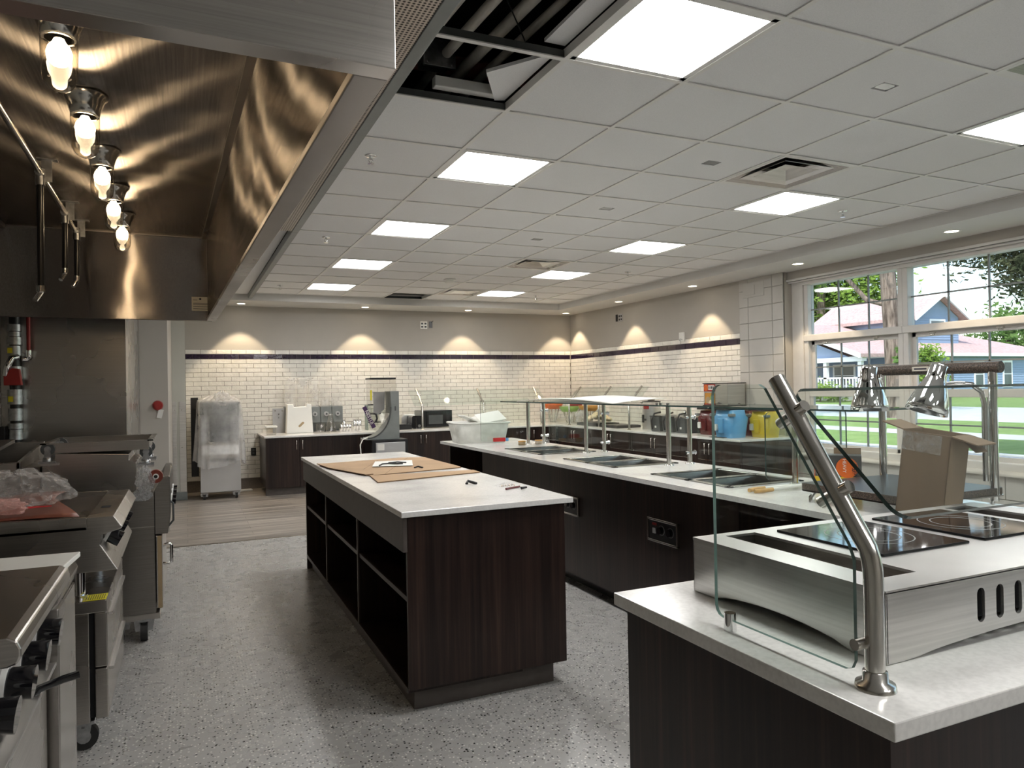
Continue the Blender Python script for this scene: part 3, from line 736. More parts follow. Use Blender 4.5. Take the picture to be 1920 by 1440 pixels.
# ================================================================== COOK LINE
def castor(par, x, y, z1, r=.055, w_=.034, ax='y', mat='black_rubber', up=False):
    s_ = -1 if up else 1            # z1 = mounting height; up: wheel points upwards
    zc = r if not up else z1+.055+r*.6
    d = (0, w_/2, 0) if ax == 'y' else (w_/2, 0, 0)
    c = Vector((x, y, zc)); d = Vector(d)
    w0 = obj('castor_wheel', MB().cyl(c-d, c+d, r, n=20), mat, par, bevel=.006)
    obj('hub', MB().cyl(c-d*1.15, c+d*1.15, r*.5, n=14), 'galv', w0)
    f = MB()
    for q in (-1, 1):
        e = d*q*1.35
        p = c+e
        if not up: f.add([p+Vector((-.02, 0, 0)), p+Vector((.02, 0, 0)), Vector((x+.03, y, z1-.01))+e, Vector((x-.03, y, z1-.01))+e], [(0,1,2,3)])
        else: f.add([p+Vector((-.012, 0, 0)), p+Vector((.012, 0, 0)), Vector((x+.02, y, z1+.01))+e, Vector((x-.02, y, z1+.01))+e], [(0,1,2,3)])
    f.box(x-.04, x+.04, y-.04, y+.04, z1-.012 if not up else z1, z1 if not up else z1+.008)
    f.cyl((x-.001, y, z1), (x-.001, y, z1-.03*s_), .022, n=10)
    obj('castor_fork', f, 'galv', w0, solid=.003)
    return w0
def knob(par, p, d, r=.03, L=.045, bez=True):
    p = Vector(p); d = Vector(d).normalized()
    k = obj('knob', MB().cyl(p+d*.008, p+d*L, r*.92, r, n=18), 'black_gloss', par, bevel=.004)
    if bez: obj('bezel', MB().cyl(p-d*.004, p+d*.009, r*1.25, r*1.2, n=20), 'white_metal', k)
    return k
# nearest range
e1 = thing('range', 'stainless gas range with black knobs at the near left', 'range', (-.8, 2.05, 0))
obj('body', MB().box(-1.2, -.42, 1.62, 2.44, .15, .86), 'steel', e1, bevel=.005)
rail = [(-.66, .872), (-.335, .872), (-.318, .878), (-.311, .892), (-.311, .908), (-.318, .925), (-.335, .934), (-.66, .934)]
obj('front_rail', MB().prism(rail, 'y', 1.75, 2.43), 'steel', e1, bevel=.004)
obj('cooktop', MB().box(-1.2, -.655, 1.64, 2.43, .86, .925), 'black_plastic', e1, bevel=.003)
for y in (1.85, 2.05, 2.25): obj('grate', MB().box(-1.15, -.70, y-.008, y+.008, .925, .945).box(-1.15, -1.13, y-.09, y+.09, .925, .945).box(-.72, -.70, y-.09, y+.09, .925, .945), 'black_rubber', e1, bevel=.003)
obj('knob_panel', MB().prism([(-.42, .68), (-.385, .68), (-.365, .87), (-.42, .87)], 'y', 1.68, 2.42), 'steel_dark', e1, bevel=.002)
for y in (2.27, 2.08, 1.90, 1.72): knob(e1, (-.372, y, .795), (1, 0, -.12), .036, .06)
npl = obj('nameplate', MB().box(-.386, -.381, 2.14, 2.40, .685, .73), 'label_white', e1, bevel=.002)
text('maker_name', 'GARLAND', .045, 'ink', npl, frameM((-.3805, 2.27, .707), (0, 1, 0), (0, 0, 1)))
od = obj('oven_door', MB().box(-.42, -.37, 1.65, 2.42, .17, .655), 'steel', e1, bevel=.008)
obj('door_ledge', MB().box(-.40, -.345, 1.65, 2.42, .652, .662), 'steel_bright', od, bevel=.002)
obj('door_handle', MB().tube([(-.375, 2.17, .645), (-.35, 2.18, .675), (-.30, 2.195, .685), (-.263, 2.2, .69)], .0105, 12), 'black_gloss', od)
for x, y in ((-1.1, 1.7), (-1.1, 2.38), (-.5, 2.38), (-.5, 1.7)): obj('leg', MB().cyl((x, y, 0), (x, y, .16), .028, .034, n=12), 'post_steel', e1)
# filler cabinet and white board
fc = thing('filler_cabinet', 'narrow stainless filler cabinet between range and griddle', 'cabinet', (-.64, 2.63, 0))
obj('body', MB().box(-1.2, -.345, 2.465, 2.80, .02, .80), 'steel_wall', fc, bevel=.004)
obj('top', MB().prism([(-1.2, .80), (-.36, .80), (-.345, .815), (-.335, .85), (-.345, .878), (-.36, .884), (-1.2, .884)], 'y', 2.46, 2.80), 'steel', fc, bevel=.003)
obj('kick', MB().box(-1.15, -.38, 2.5, 2.78, 0, .02), 'black_plastic', fc)
tag(obj('cutting_board', MB().prism([(-1.15, 2.48), (-.350, 2.52), (-.325, 2.78), (-1.15, 2.83)], 'z', .885, .902), 'white_plastic', bevel=.003), 'white plastic cutting board on the filler cabinet', 'cutting board')
# griddle on refrigerated drawers
st = thing('drawer_base', 'stainless drawer base on castors under the griddle', 'equipment stand', (-.7, 3.7, 0))
obj('body', MB().box(-1.15, -.365, 3.33, 4.12, .12, .55), 'steel_dark', st, bevel=.003)
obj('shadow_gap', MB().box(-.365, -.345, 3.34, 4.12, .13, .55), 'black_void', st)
obj('top_shelf', MB().box(-1.15, -.30, 3.32, 4.13, .55, .60), 'steel', st, bevel=.004)
obj('corner_post', MB().box(-.44, -.363, 3.322, 3.336, .115, .55), 'steel', st, bevel=.003)
for z0, z1 in ((.125, .325), (.33, .548)):
    dr = obj('drawer_front', MB().box(-.345, -.30, 3.33, 4.12, z0, z1), 'steel', st, bevel=.004)
    obj('pull', MB().box(-.30, -.285, 3.4, 4.05, z1-.03, z1-.02), 'steel_bright', dr)
sk = obj('warning_sticker', MB().box(-.385, -.302, 3.325, 3.42, .6, .6015), 'yellow_label', st)
for q in range(9): obj('sticker_line', MB().box(-.376+q*.008, -.3735+q*.008, 3.335, 3.41, .6015, .602), 'ink', sk)
for x, y in ((-.39, 3.37), (-.39, 4.06), (-1.08, 3.37), (-1.08, 4.06)): castor(st, x, y, .12, .052, .03, 'y' if x > -1 else 'x')
for x in (-.402, -1.05):
    for y in (3.40, 4.05): obj('short_leg', MB().cyl((x, y, .60), (x, y, .7255), .02, n=14).cyl((x, y, .60), (x, y, .612), .03, n=14), 'chrome', st)
gr = thing('griddle', 'stainless countertop griddle with a knob row, covered by a brown sheet', 'griddle', (-.7, 3.7, .73))
prof = [(-1.15, .725), (-.255, .725), (-.315, .83), (-.31, .868), (-.245, .885), (-.236, .893), (-.267, .94), (-.36, .94), (-.36, .905), (-1.15, .905)]
obj('body', MB().prism(prof, 'y', 3.27, 4.14), 'steel', gr, bevel=.003)
obj('side_rim', MB().prism([(-1.15, .89), (-.36, .89), (-.36, .94), (-.75, .95), (-1.15, .95)], 'y', 3.27, 3.285), 'steel', gr, bevel=.002)
obj('side_rim', MB().prism([(-1.15, .89), (-.36, .89), (-.36, .94), (-.75, .95), (-1.15, .95)], 'y', 4.125, 4.14), 'steel', gr, bevel=.002)
obj('griddle_plate', MB().box(-1.13, -.36, 3.285, 4.125, .905, .918), 'steel_dark', gr)
obj('drain_slot', MB().box(-.335, -.30, 3.52, 3.58, .938, .9405), 'black_void', gr)
for y in (3.42, 3.70, 3.97): knob(gr, (-.302, y, .845), (1, 0, -.55), .032, .055)
tag(obj('brown_sheet', MB().grid(14, 10, lambda u, v: (-1.12+u*(.66+.09*math.sin(2.2+v*3.1)), 3.30+v*.80, .951+.012*math.sin(u*5+v*4)*u*(1-v)+.006*math.sin(9*u))), 'copper_sheet', solid=.003), 'curling reddish brown protective sheet on the griddle', 'sheet')
def crumple(name, lab, c, sz, mat, seed, cat='plastic bag', rough=.22):
    rnd = random.Random(seed); ph = [rnd.uniform(0, 6.28) for _ in range(8)]
    def fn(u, v):
        t = math.pi*(.02+.96*v); q = 2*math.pi*u
        k = 1+rough*math.sin(3*q+ph[0]+2*t)*math.sin(4*t+ph[1])+rough*.6*math.sin(7*q+ph[2]-3*t)+rough*.35*math.sin(13*q+ph[3]+9*t)
        return (c[0]+sz[0]*k*math.sin(t)*math.cos(q), c[1]+sz[1]*k*math.sin(t)*math.sin(q), max(c[2]-sz[2]*.9, c[2]+sz[2]*k*math.cos(t)))
    return tag(obj(name, MB().grid(41, 26, fn, sm=False), mat), lab, cat)
crumple('plastic_bag', 'crumpled clear plastic bag on the brown griddle sheet', (-.66, 3.62, 1.025), (.20, .13, .075), 'wrap_film', 3, rough=.16)
crumple('plastic_bag', 'small clear plastic bag behind the large one on the griddle', (-.98, 3.78, 1.01), (.10, .08, .06), 'wrap_film', 9)
crumple('bubble_pouch', 'pinkish bubble wrap pouch at the left end of the griddle', (-.70, 3.40, .985), (.12, .06, .03), 'pink_wrap', 5, 'bubble wrap')
tag(obj('red_strap', MB().prism([(-.585, 3.42), (-.50, 3.44), (-.585, 3.455)], 'z', .972, .976), 'ink_red'), 'small red pointed strap beside the pink pouch', 'strap')
# far oven with control panel
e3 = thing('oven', 'tall stainless oven on castors at the end of the cook line', 'oven', (-.6, 5.1, 0))
obj('body', MB().box(-1.05, -.172, 4.65, 5.55, .16, .862), 'steel_dark', e3, bevel=.004)
obj('side_seam', MB().box(-1.05, -.172, 4.646, 4.652, .655, .66), 'steel', e3)
obj('control_panel', MB().prism([(-.172, .61), (-.105, .61), (-.09, .70), (-.088, .86), (-.092, .94), (-.13, .94), (-.172, .862)], 'y', 4.65, 5.55), 'steel_dark', e3, bevel=.003)
for y in (4.85, 5.1, 5.35): knob(e3, (-.092, y, .78), (1, 0, -.1), .03, .03)
obj('panel_guard', MB().tube([(-.10, 4.68, .80), (-.075, 4.68, .78), (-.075, 4.68, .68), (-.10, 4.68, .65)], .006, 8), 'dark_grey', e3)
dd = obj('door', MB().box(-.168, -.135, 4.66, 5.54, .185, .60), 'steel_bright', e3, bevel=.003)
obj('door_edge', MB().box(-.160, -.138, 4.652, 4.66, .185, .60), 'tan', dd)
obj('door_handle', MB().tube([(-.135, 4.70, .535), (-.10, 4.70, .545), (-.088, 4.70, .53), (-.088, 4.70, .44), (-.10, 4.70, .425), (-.135, 4.70, .43)], .009, 10), 'chrome', dd)
obj('base_rail', MB().box(-1.05, -.15, 4.65, 5.55, .125, .16), 'steel', e3, bevel=.003)
for x, y in ((-.236, 4.69), (-.36, 4.76), (-1.0, 4.72), (-.236, 5.48), (-1.0, 5.48)): castor(e3, x, y, .13, .055, .036, 'x')
up = thing('upturned_stand', 'low stainless stand turned upside down with castors on top', 'equipment stand', (-.5, 5.0, .862))
obj('body', MB().prism([(-.72, .864), (-.265, .864), (-.262, 1.03), (-.30, 1.045), (-.30, 1.08), (-.66, 1.10), (-.66, 1.065), (-.72, 1.05)], 'y', 4.66, 5.2), 'steel', up, bevel=.003)
for x, y, z in ((-.695, 4.68, 1.05), (-.215, 4.72, 1.01), (-.695, 5.16, 1.05), (-.215, 5.16, 1.01)):
    obj('corner_arm', MB().box(min(x, -.5)-.03 if x < -.5 else -.30, -.64 if x < -.5 else x+.04, y-.035, y+.035, z-.012, z), 'steel_bright', up)
    castor(up, x, y, z, .034, .022, 'y', 'dark_grey', up=True)
tr = thing('sheet_tray', 'shallow stainless tray resting on the upturned stand', 'tray', (-.45, 4.95, 1.1))
zt = 1.10
obj('tray_bottom', MB().box(-.69, -.205, 4.70, 5.30, zt, zt+.006), 'steel_dark', tr)
for nm, a in (('near', (-.73, -.175, 4.665, 4.70)), ('far', (-.73, -.175, 5.30, 5.335))):
    obj('rim', MB().prism([(a[2], zt+.05), (a[3], zt+.05), (a[3], zt+.056), (a[2], zt+.056)], 'x', a[0], a[1]).box(-.69, -.205, a[2]+.02, a[2]+.028, zt, zt+.05), 'steel', tr)
for x in (-.73, -.205): obj('rim', MB().box(x, x+.03, 4.665, 5.335, zt+.05, zt+.056).box(x+.02 if x < -.5 else x, x+.028 if x < -.5 else x+.008, 4.67, 5.33, zt, zt+.05), 'steel', tr)
tag(obj('paper_slip', MB().box(-.66, -.46, 4.72, 4.76, zt+.044, zt+.046).xf(Matrix.Translation((-.56, 4.74, zt)) @ Matrix.Rotation(R(14), 4, 'Z') @ Matrix.Translation((.56, -4.74, -zt))), 'paper'), 'white paper slip lying in the tray near its left end', 'paper')
tag(obj('paper_slip', MB().box(-.38, -.25, 4.72, 4.76, zt+.03, zt+.032), 'paper'), 'white paper slip lying in the tray near its right end', 'paper')
pn2 = thing('braising_pan', 'open dark braising pan behind the upturned stand', 'pan', (-1.1, 5.0, .862))
obj('shell', MB().box(-1.5, -.82, 4.66, 4.68, .865, 1.062).box(-1.5, -.82, 5.4, 5.42, .865, 1.13).prism([(4.66, .865), (5.42, .865), (5.42, 1.13), (4.66, 1.062)], 'x', -.84, -.82).box(-1.5, -1.48, 4.66, 5.42, .865, 1.1), 'steel', pn2, bevel=.003)
obj('pan_floor', MB().box(-1.48, -.84, 4.68, 5.4, .865, .875), 'black_plastic', pn2)
obj('lid', MB().prism([(4.9, 1.10), (5.42, 1.13), (5.42, 1.15), (4.9, 1.12)], 'x', -1.48, -.98), 'steel_dark', pn2)
obj('side_chute', MB().box(-.82, -.735, 4.70, 5.2, .864, 1.03), 'steel_dark', pn2, bevel=.004)
crumple('bubble_pouch', 'grey bubble wrap stuffed beside the upturned stand', (-.215, 4.60, .935), (.045, .05, .06), 'bubble_wrap', 12, 'bubble wrap')
crumple('bubble_pouch', 'bubble wrap tail hanging down the oven side', (-.235, 4.615, .845), (.045, .02, .035), 'bubble_wrap', 14, 'bubble wrap')
whl = thing('loose_wheel', 'red brown caster wheel lying on the oven control panel', 'wheel', (-.161, 4.60, .948))
obj('tyre', MB().cyl((-.161, 4.585, .95), (-.161, 4.63, .95), .037, n=24), 'wheel_red', whl, bevel=.008)
obj('hub', MB().cyl((-.161, 4.58, .95), (-.161, 4.632, .95), .016, n=16), 'paper', whl)
obj('bore', MB().cyl((-.161, 4.578, .95), (-.161, 4.634, .95), .010, n=12), 'black_plastic', whl)
# gas riser and red conduit
gp = thing('gas_riser', 'black gas pipe with metal couplings and a red valve box', 'gas pipe', (-1.15, 6.36, 0))
gx, gy = -1.145, 6.37
obj('pipe', MB().cyl((gx, gy, 0), (gx, gy, 2.3), .034, n=16), 'black_plastic', gp)
for z0, z1, r_ in ((1.90, 1.95, .045), (1.86, 1.895, .042), (1.80, 1.855, .05), (1.72, 1.79, .046), (1.55, 1.64, .046), (1.36, 1.47, .048), (1.24, 1.33, .046), (1.18, 1.22, .05), (1.10, 1.175, .046)):
    obj('coupling', MB().cyl((gx, gy, z0), (gx, gy, z1), r_, n=14), 'galv', gp, bevel=.004)
vb = obj('valve_box', MB().prism([(-1.20, 1.50), (-1.09, 1.50), (-1.105, 1.62), (-1.15, 1.625), (-1.20, 1.57)], 'y', 6.28, 6.34), 'red', gp, bevel=.004)
for z in (1.755, 1.40): obj('tag', MB().box(gx-.035, gx-.005, gy-.055, gy-.05, z-.02, z+.02), 'yellow_label', gp)
obj('flex_conduit', MB().tube([(-1.19, 6.30, 1.57), (-1.18, 6.29, 1.63), (-1.15, 6.30, 1.70), (-1.12, 6.33, 1.71)], .022, 10), 'chrome', gp)
obj('strap_clamp', MB().cyl((gx, gy, .93), (gx, gy, .945), .045, n=14).box(gx, gx+.09, gy-.005, gy+.005, .93, .945), 'galv', gp)
rc_ = thing('red_conduit', 'thin red conduit with a chrome elbow beside the gas pipe', 'conduit', (-1.06, 6.36, 1.7))
obj('conduit', MB().cyl((-1.06, 6.38, 1.74), (-1.06, 6.38, 2.3), .013, n=10), 'red', rc_)
obj('elbow', MB().tube([(-1.06, 6.38, 1.76), (-1.06, 6.38, 1.71), (-1.075, 6.38, 1.695), (-1.10, 6.37, 1.695)], .02, 10), 'chrome', rc_)
cb = thing('control_box', 'black control box with a red knob at the left wall', 'control box', (-1.25, 6.40, 1.0))
obj('body', MB().box(-1.36, -1.205, 6.34, 6.44, .78, 1.2), 'black_plastic', cb, bevel=.004)
obj('knob', MB().cyl((-1.235, 6.34, .95), (-1.235, 6.315, .95), .022, n=14), 'red', cb)
# ================================================================== COUNTERS
hc = .892
tag(obj('island_worktop', MB().box(.838, 1.682, 3.035, 6.0, .866, hc), 'quartz', bevel=.003), 'pale quartz worktop on the dark island, flattened cardboard on it', 'worktop')
isl = thing('island_cabinet', 'dark wood island cabinet with open shelves', 'island', (1.25, 4.5, 0))
obj('end_panel', MB().box(.868, 1.645, 3.06, 3.08, .11, .866), 'dark_wood', isl, bevel=.001)
obj('end_panel', MB().box(.868, 1.645, 5.96, 5.98, .0, .866), 'dark_wood', isl, bevel=.001)
obj('back_panel', MB().box(1.625, 1.645, 3.08, 5.96, .11, .866), 'dark_wood', isl)
obj('inner_back', MB().box(1.40, 1.42, 3.08, 5.96, .11, .72), 'dark_wood', isl)
obj('fascia', MB().box(.850, .872, 3.06, 5.98, .712, .866), 'wood_edge', isl, bevel=.001)
obj('ceiling_board', MB().box(.872, 1.42, 3.08, 5.96, .712, .73), 'dark_wood', isl)
bt = obj('bottom_board', MB().box(.872, 1.42, 3.08, 5.96, .092, .115), 'dark_wood', isl)
obj('edge_band', MB().box(.866, .872, 3.08, 5.96, .092, .115), 'wood_edge', bt)
for y in (4.07, 5.07):
    d = obj('divider', MB().box(.874, 1.40, y-.011, y+.011, .115, .712), 'dark_wood', isl)
    obj('edge_band', MB().box(.866, .874, y-.011, y+.011, .115, .712), 'wood_edge', d)
for a, b_ in ((3.08, 4.059), (4.081, 5.059), (5.081, 5.96)):
    d = obj('shelf', MB().box(.884, 1.40, a, b_, .484, .506), 'dark_wood', isl)
    obj('edge_band', MB().box(.876, .884, a, b_, .484, .506), 'wood_edge', d)
obj('toe_kick', MB().box(.905, 1.60, 3.115, 5.95, 0, .11), 'wood_edge', isl, bevel=.001)
# things on the island
def flat(name, lab, pts, z0, z1, mat, cat, side=1, mats=None):
    return tag(obj(name, MB().prism(pts, 'z', z0, z1, 0, side), mats or [mat, 'cardboard_edge']), lab, cat)
sheet0 = flat('cardboard_sheet', 'large flattened cardboard sheet under the paper on the island', [(.86, 5.24), (1.02, 4.40), (1.66, 4.52), (1.672, 4.62), (1.665, 5.35), (1.5, 5.42), (.875, 5.30)], hc+.001, hc+.006, 'cardboard', 'cardboard')
flat('cardboard_sheet', 'cardboard flap strip at the near end of the flattened sheet', [(.985, 4.05), (1.668, 4.20), (1.672, 4.33), (1.02, 4.39)], hc+.001, hc+.0065, 'cardboard', 'cardboard')
flat('cardboard_sheet', 'torn cardboard flap at the left edge of the flattened sheet', [(.845, 5.28), (.87, 4.95), (1.0, 4.42), (1.05, 4.43), (.95, 5.25)], hc+.006, hc+.011, 'cardboard', 'cardboard')
pp = flat('instruction_sheet', 'white printed sheet on the cardboard on the island', [(1.14, 4.84), (1.24, 5.17), (1.50, 5.12), (1.40, 4.76)], hc+.0115, hc+.0125, 'paper', 'paper', 0, ['paper'])
for k, (p, q) in enumerate((((.93, 4.95), (1.66, 5.05)), ((1.06, 4.75), (1.30, 5.32)), ((1.12, 4.42), (1.55, 5.40)))):
    d_ = Vector((q[0]-p[0], q[1]-p[1], 0)).normalized(); n_ = Vector((-d_.y, d_.x, 0))*.002
    A_, B_ = Vector((*p, hc+.0063)), Vector((*q, hc+.0063))
    obj('crease', MB().quad(A_-n_, B_-n_, B_+n_, A_+n_), 'cardboard_edge', sheet0)
def squiggle(name, lab, pts, r, mat, cat): return tag(obj(name, MB().tube(pts, r, 6), mat), lab, cat)
squiggle('black_strap', 'long black strap curled on the white sheet', [(1.19, 4.84, hc+.015), (1.23, 4.92, hc+.017), (1.28, 4.93, hc+.016), (1.31, 4.86, hc+.02), (1.36, 4.87, hc+.016)], .006, 'black_rubber', 'strap')
squiggle('black_strap', 'thin black strap behind the curled one on the white sheet', [(1.29, 4.98, hc+.016), (1.36, 5.0, hc+.016), (1.40, 4.93, hc+.016)], .006, 'black_rubber', 'strap')
squiggle('black_scrap', 'tiny black scrap on the cardboard near the paper', [(1.37, 4.62, hc+.011), (1.40, 4.64, hc+.016), (1.42, 4.60, hc+.010)], .006, 'black_rubber', 'scrap')
squiggle('black_scrap', 'twisted black scrap on the bare island worktop', [(1.40, 3.73, hc+.004), (1.42, 3.76, hc+.015), (1.44, 3.73, hc+.008), (1.45, 3.71, hc+.004)], .008, 'black_rubber', 'scrap')
squiggle('pencil', 'dark red pencil near the island corner', [(1.50, 3.42, hc+.006), (1.60, 3.47, hc+.006)], .006, 'dark_red', 'pencil')
t = thing('parts_bag', 'small clear bag of screws and hardware on the island', 'parts bag', (1.56, 3.55, hc))
obj('bag', MB().grid(16, 12, lambda u, v: (1.505+.11*u, 3.50+.10*v, hc+.003+.014*math.sin(math.pi*u)*math.sin(math.pi*v)*(1+.5*math.sin(9*u+5*v)))), 'wrap_film', t)
for k in range(7): obj('screw', MB().cyl((1.525+.012*k, 3.53+.01*(k % 3), hc+.004), (1.535+.012*k, 3.545+.01*((k+1) % 3), hc+.006), .003, n=6), 'brass_dark' if k % 2 else 'tan', t)
squiggle('black_scrap', 'black wire knot beside the pencil on the island', [(1.575, 3.40, hc+.004), (1.60, 3.385, hc+.012), (1.60, 3.42, hc+.006), (1.575, 3.395, hc+.01)], .005, 'black_rubber', 'scrap')
# serving counter
WELLS = [(2.50, 3.01, 2.89, 3.57), (2.50, 3.01, 3.97, 4.66), (2.50, 3.01, 5.04, 5.715)]
m = MB(); y = 1.59
for x0, x1, a, b_ in WELLS:
    m.box(2.34, 3.13, y, a+.02, .866, hc).box(2.34, x0+.02, a+.02, b_-.02, .866, hc).box(x1-.02, 3.13, a+.02, b_-.02, .866, hc); y = b_-.02
m.box(2.34, 3.13, y, 6.97, .866, hc)
tag(obj('serving_worktop', m, 'quartz'), 'long pale quartz serving worktop with drop-in wells', 'worktop')
sc = thing('serving_counter', 'dark wood serving counter below the glass guard', 'serving counter', (2.75, 4.3, 0))
obj('front_panel', MB().box(2.47, 2.49, 2.79, 6.16, .10, .866), 'dark_wood', sc)
obj('carcass', MB().box(2.49, 3.06, 2.81, 6.14, .10, .74), 'dark_wood', sc)
obj('back_panel', MB().box(3.06, 3.08, 1.62, 6.92, .0, .866), 'dark_wood', sc)
obj('side_panel', MB().box(2.49, 3.06, 6.14, 6.16, .0, .866), 'dark_wood', sc); obj('side_panel', MB().box(2.49, 3.06, 2.79, 2.81, .0, .866), 'dark_wood', sc)
obj('end_leg', MB().box(2.42, 3.08, 6.90, 6.925, 0, .866), 'dark_wood', sc)
obj('toe_kick', MB().box(2.58, 2.60, 2.81, 6.14, 0, .10), 'black_plastic', sc)
for k, (y0, y1) in enumerate(((3.26, 3.545), (4.365, 4.65), (5.37, 5.655))):
    t = thing('well_control', ['heat control panel under the nearest food well', 'heat control panel half hidden by the island corner', 'heat control panel under the farthest food well'][k], 'control panel', (2.47, (y0+y1)/2, .58), 0, 'food well control panels')
    fx = MB()
    for a in ((y0, y1, .518, .53), (y0, y1, .64, .652), (y0, y0+.012, .518, .652), (y1-.012, y1, .518, .652)): fx.box(2.452, 2.47, *a)
    obj('bezel', fx, 'post_steel', t, bevel=.002)
    obj('face', MB().box(2.460, 2.468, y0+.012, y1-.012, .53, .64), 'black_plastic', t)
    obj('switch', MB().box(2.455, 2.460, y1-.075, y1-.05, .565, .595), 'light_grey', t)
    obj('brand_badge', MB().box(2.457, 2.460, y1-.085, y1-.045, .612, .626), 'red', t)
    for yk in (y1-.13, y1-.215):
        kb = obj('knob', MB().cyl((2.460, yk, .59), (2.440, yk, .59), .02, n=16), 'black_gloss', t)
        obj('dial_ring', MB().lathe([(.026, 0), (.029, .001), (.029, .0)]).xf(frameM((2.4595, yk, .59), (0, 1, 0), (0, 0, 1))), 'light_grey', kb)
for k, (x0, x1, a, b_) in enumerate(WELLS):
    t = thing('food_well', ['double drop-in steel food well nearest the heat lamps', 'double drop-in steel food well in the middle of the counter', 'double drop-in steel food well nearest the white tub'][k], 'food well', ((x0+x1)/2, (a+b_)/2, hc), 0, 'drop-in food wells')
    ym = (a+b_)/2; g = .035
    fr = MB()
    for q in ((x0, x1, a, a+g), (x0, x1, b_-g, b_), (x0, x0+g, a, b_), (x1-g, x1, a, b_), (x0, x1, ym-.022, ym+.022)): fr.box(*q, hc-.001, hc+.006)
    obj('rim', fr, 'pan_steel', t, bevel=.002)
    for p0, p1 in ((a+g, ym-.022), (ym+.022, b_-g)):
        X0, X1 = x0+g, x1-g; zb = hc-.13; i = .02
        pan = MB()
        top = [(X0, p0, hc), (X1, p0, hc), (X1, p1, hc), (X0, p1, hc)]; bot = [(X0+i, p0+i, zb), (X1-i, p0+i, zb), (X1-i, p1-i, zb), (X0+i, p1-i, zb)]
        pan.add(top+bot, [(q, (q+1) % 4, 4+(q+1) % 4, 4+q) for q in range(4)]+[(4,5,6,7)])
        obj('pan', pan, 'pan_steel', t, solid=.002)
# glass guard on the serving counter
gd = thing('food_guard', 'glass food guard on chrome posts along the serving counter', 'sneeze guard', (2.95, 4.3, hc))
for x, y in ((2.893, 6.06), (3.065, 6.08), (2.893, 4.995), (3.062, 5.0), (2.88, 3.90), (3.065, 3.92), (2.868, 2.81)):
    p = obj('post', MB().cyl((x, y, hc), (x, y, 1.281), .0155, n=16), 'post_steel', gd)
    obj('base_flange', MB().lathe([(.0, .012), (.02, .012), (.03, .006), (.032, 0)], (x, y, hc)), 'post_steel', p)
    if x > 3:
        for z in (.965, 1.20): obj('glass_clamp', MB().cyl((x-.03, y, z), (x+.035, y, z), .011, n=12).cyl((x+.035, y, z), (x+.045, y, z), .016, n=12), 'chrome', p)
for a, b_ in ((5.03, 6.05), (3.95, 4.97), (2.84, 3.88)):
    obj('glass_pane', MB().box(3.098, 3.106, a, b_, .925, 1.255), ['glass'], gd)
def pane(poly, ax, lo, hi, nm='glass_pane', par=None): return obj(nm, MB().prism(poly, ax, lo, hi, 0, 1), ['glass', 'glass_edge'], par or gd)
pane(rrect(.56, .34, .03, cx=2.91, cy=1.105), 'y', 2.765, 2.773)
pane(rrect(.52, .40, .03, cx=2.80, cy=1.11), 'y', 6.36, 6.368)
sh = pane(rrect(.44, 4.05, .03, cx=2.97, cy=4.37), 'z', 1.283, 1.292, 'glass_shelf')
for y in (3.90, 3.98, 4.02): obj('shelf_clip', MB().cyl((2.88, y, 1.292), (2.88, y, 1.302), .012, n=12), 'chrome', sh)
# white wrap on the glass shelf
tag(obj('foam_sheet', MB().grid(22, 12, lambda u, v: (2.74+.46*v, 4.35+1.62*u, 1.294+.03*max(0, math.sin(3.1*u+1.5*v))+.022*math.sin(math.pi*v)*abs(math.sin(6*u)))), 'white_plastic', solid=.003), 'white foam sheet lying on the glass shelf', 'foam sheet')
# things on the serving worktop
t = thing('storage_tub', 'white plastic tub full of wrapping at the far end of the serving counter', 'tub', (2.62, 6.63, hc))
def tub(z0, z1, k0, k1):
    a = rrect(.46*k0, .36*k0, .05); b_ = rrect(.46*k1, .36*k1, .05); n = len(a)
    return MB().add([(x, y, z0) for x, y in a]+[(x, y, z1) for x, y in b_], [(i, (i+1) % n, n+(i+1) % n, n+i) for i in range(n)], 0, True)
tb = tub(0, .195, 1.0, 1.16); tb.add([(x, y, .004) for x, y in rrect(.46, .36, .05)], [list(range(20))])
tb.xf(Matrix.Translation((2.62, 6.63, hc)) @ Matrix.Rotation(R(-8), 4, 'Z')); obj('body', tb, 'frost_plastic', t, solid=.004)
obj('rim', tub(.185, .20, 1.2, 1.22).xf(Matrix.Translation((2.62, 6.63, hc)) @ Matrix.Rotation(R(-8), 4, 'Z')), 'white_plastic', t, solid=.012)
for k, (dx, dy, a) in enumerate(((-.06, -.02, 22), (.05, .04, -14), (.12, -.03, -8))):
    tag(obj('foam_board', MB().box(-.13, .13, -.1, .1, -.008, .008).xf(Matrix.Translation((2.62+dx, 6.63+dy, hc+.215+.012*k)) @ Matrix.Rotation(R(a), 4, 'Y') @ Matrix.Rotation(R(12*k), 4, 'X')), 'white_plastic', bevel=.004), ['white foam board sticking up at the left in the tub', 'white foam board in the middle of the tub', 'flat white foam board at the right in the tub'][k], 'foam board', 'packing in the white tub')
tag(obj('plastic_film', MB().grid(30, 14, lambda u, v: (2.36+.66*u+.05*v, 6.42-.36*u+.22*v*(1-.3*u)-.19, hc+.004+.012*abs(math.sin(7*u+3*v))*math.sin(math.pi*v)+.008*abs(math.sin(17*u))+(.05*max(0, u-.75)*4*v))), 'wrap_film'), 'crumpled clear film spread beside the tub', 'plastic film')
tag(obj('red_packet', MB().box(2.64, 2.76, 6.28, 6.31, hc+.02, hc+.055), 'ink_red', bevel=.004), 'red packet on the clear film beside the tub', 'packet')
tag(obj('blue_packet', MB().box(2.775, 2.80, 6.30, 6.32, hc+.02, hc+.05), 'blue', bevel=.004), 'small blue packet beside the red one', 'packet')
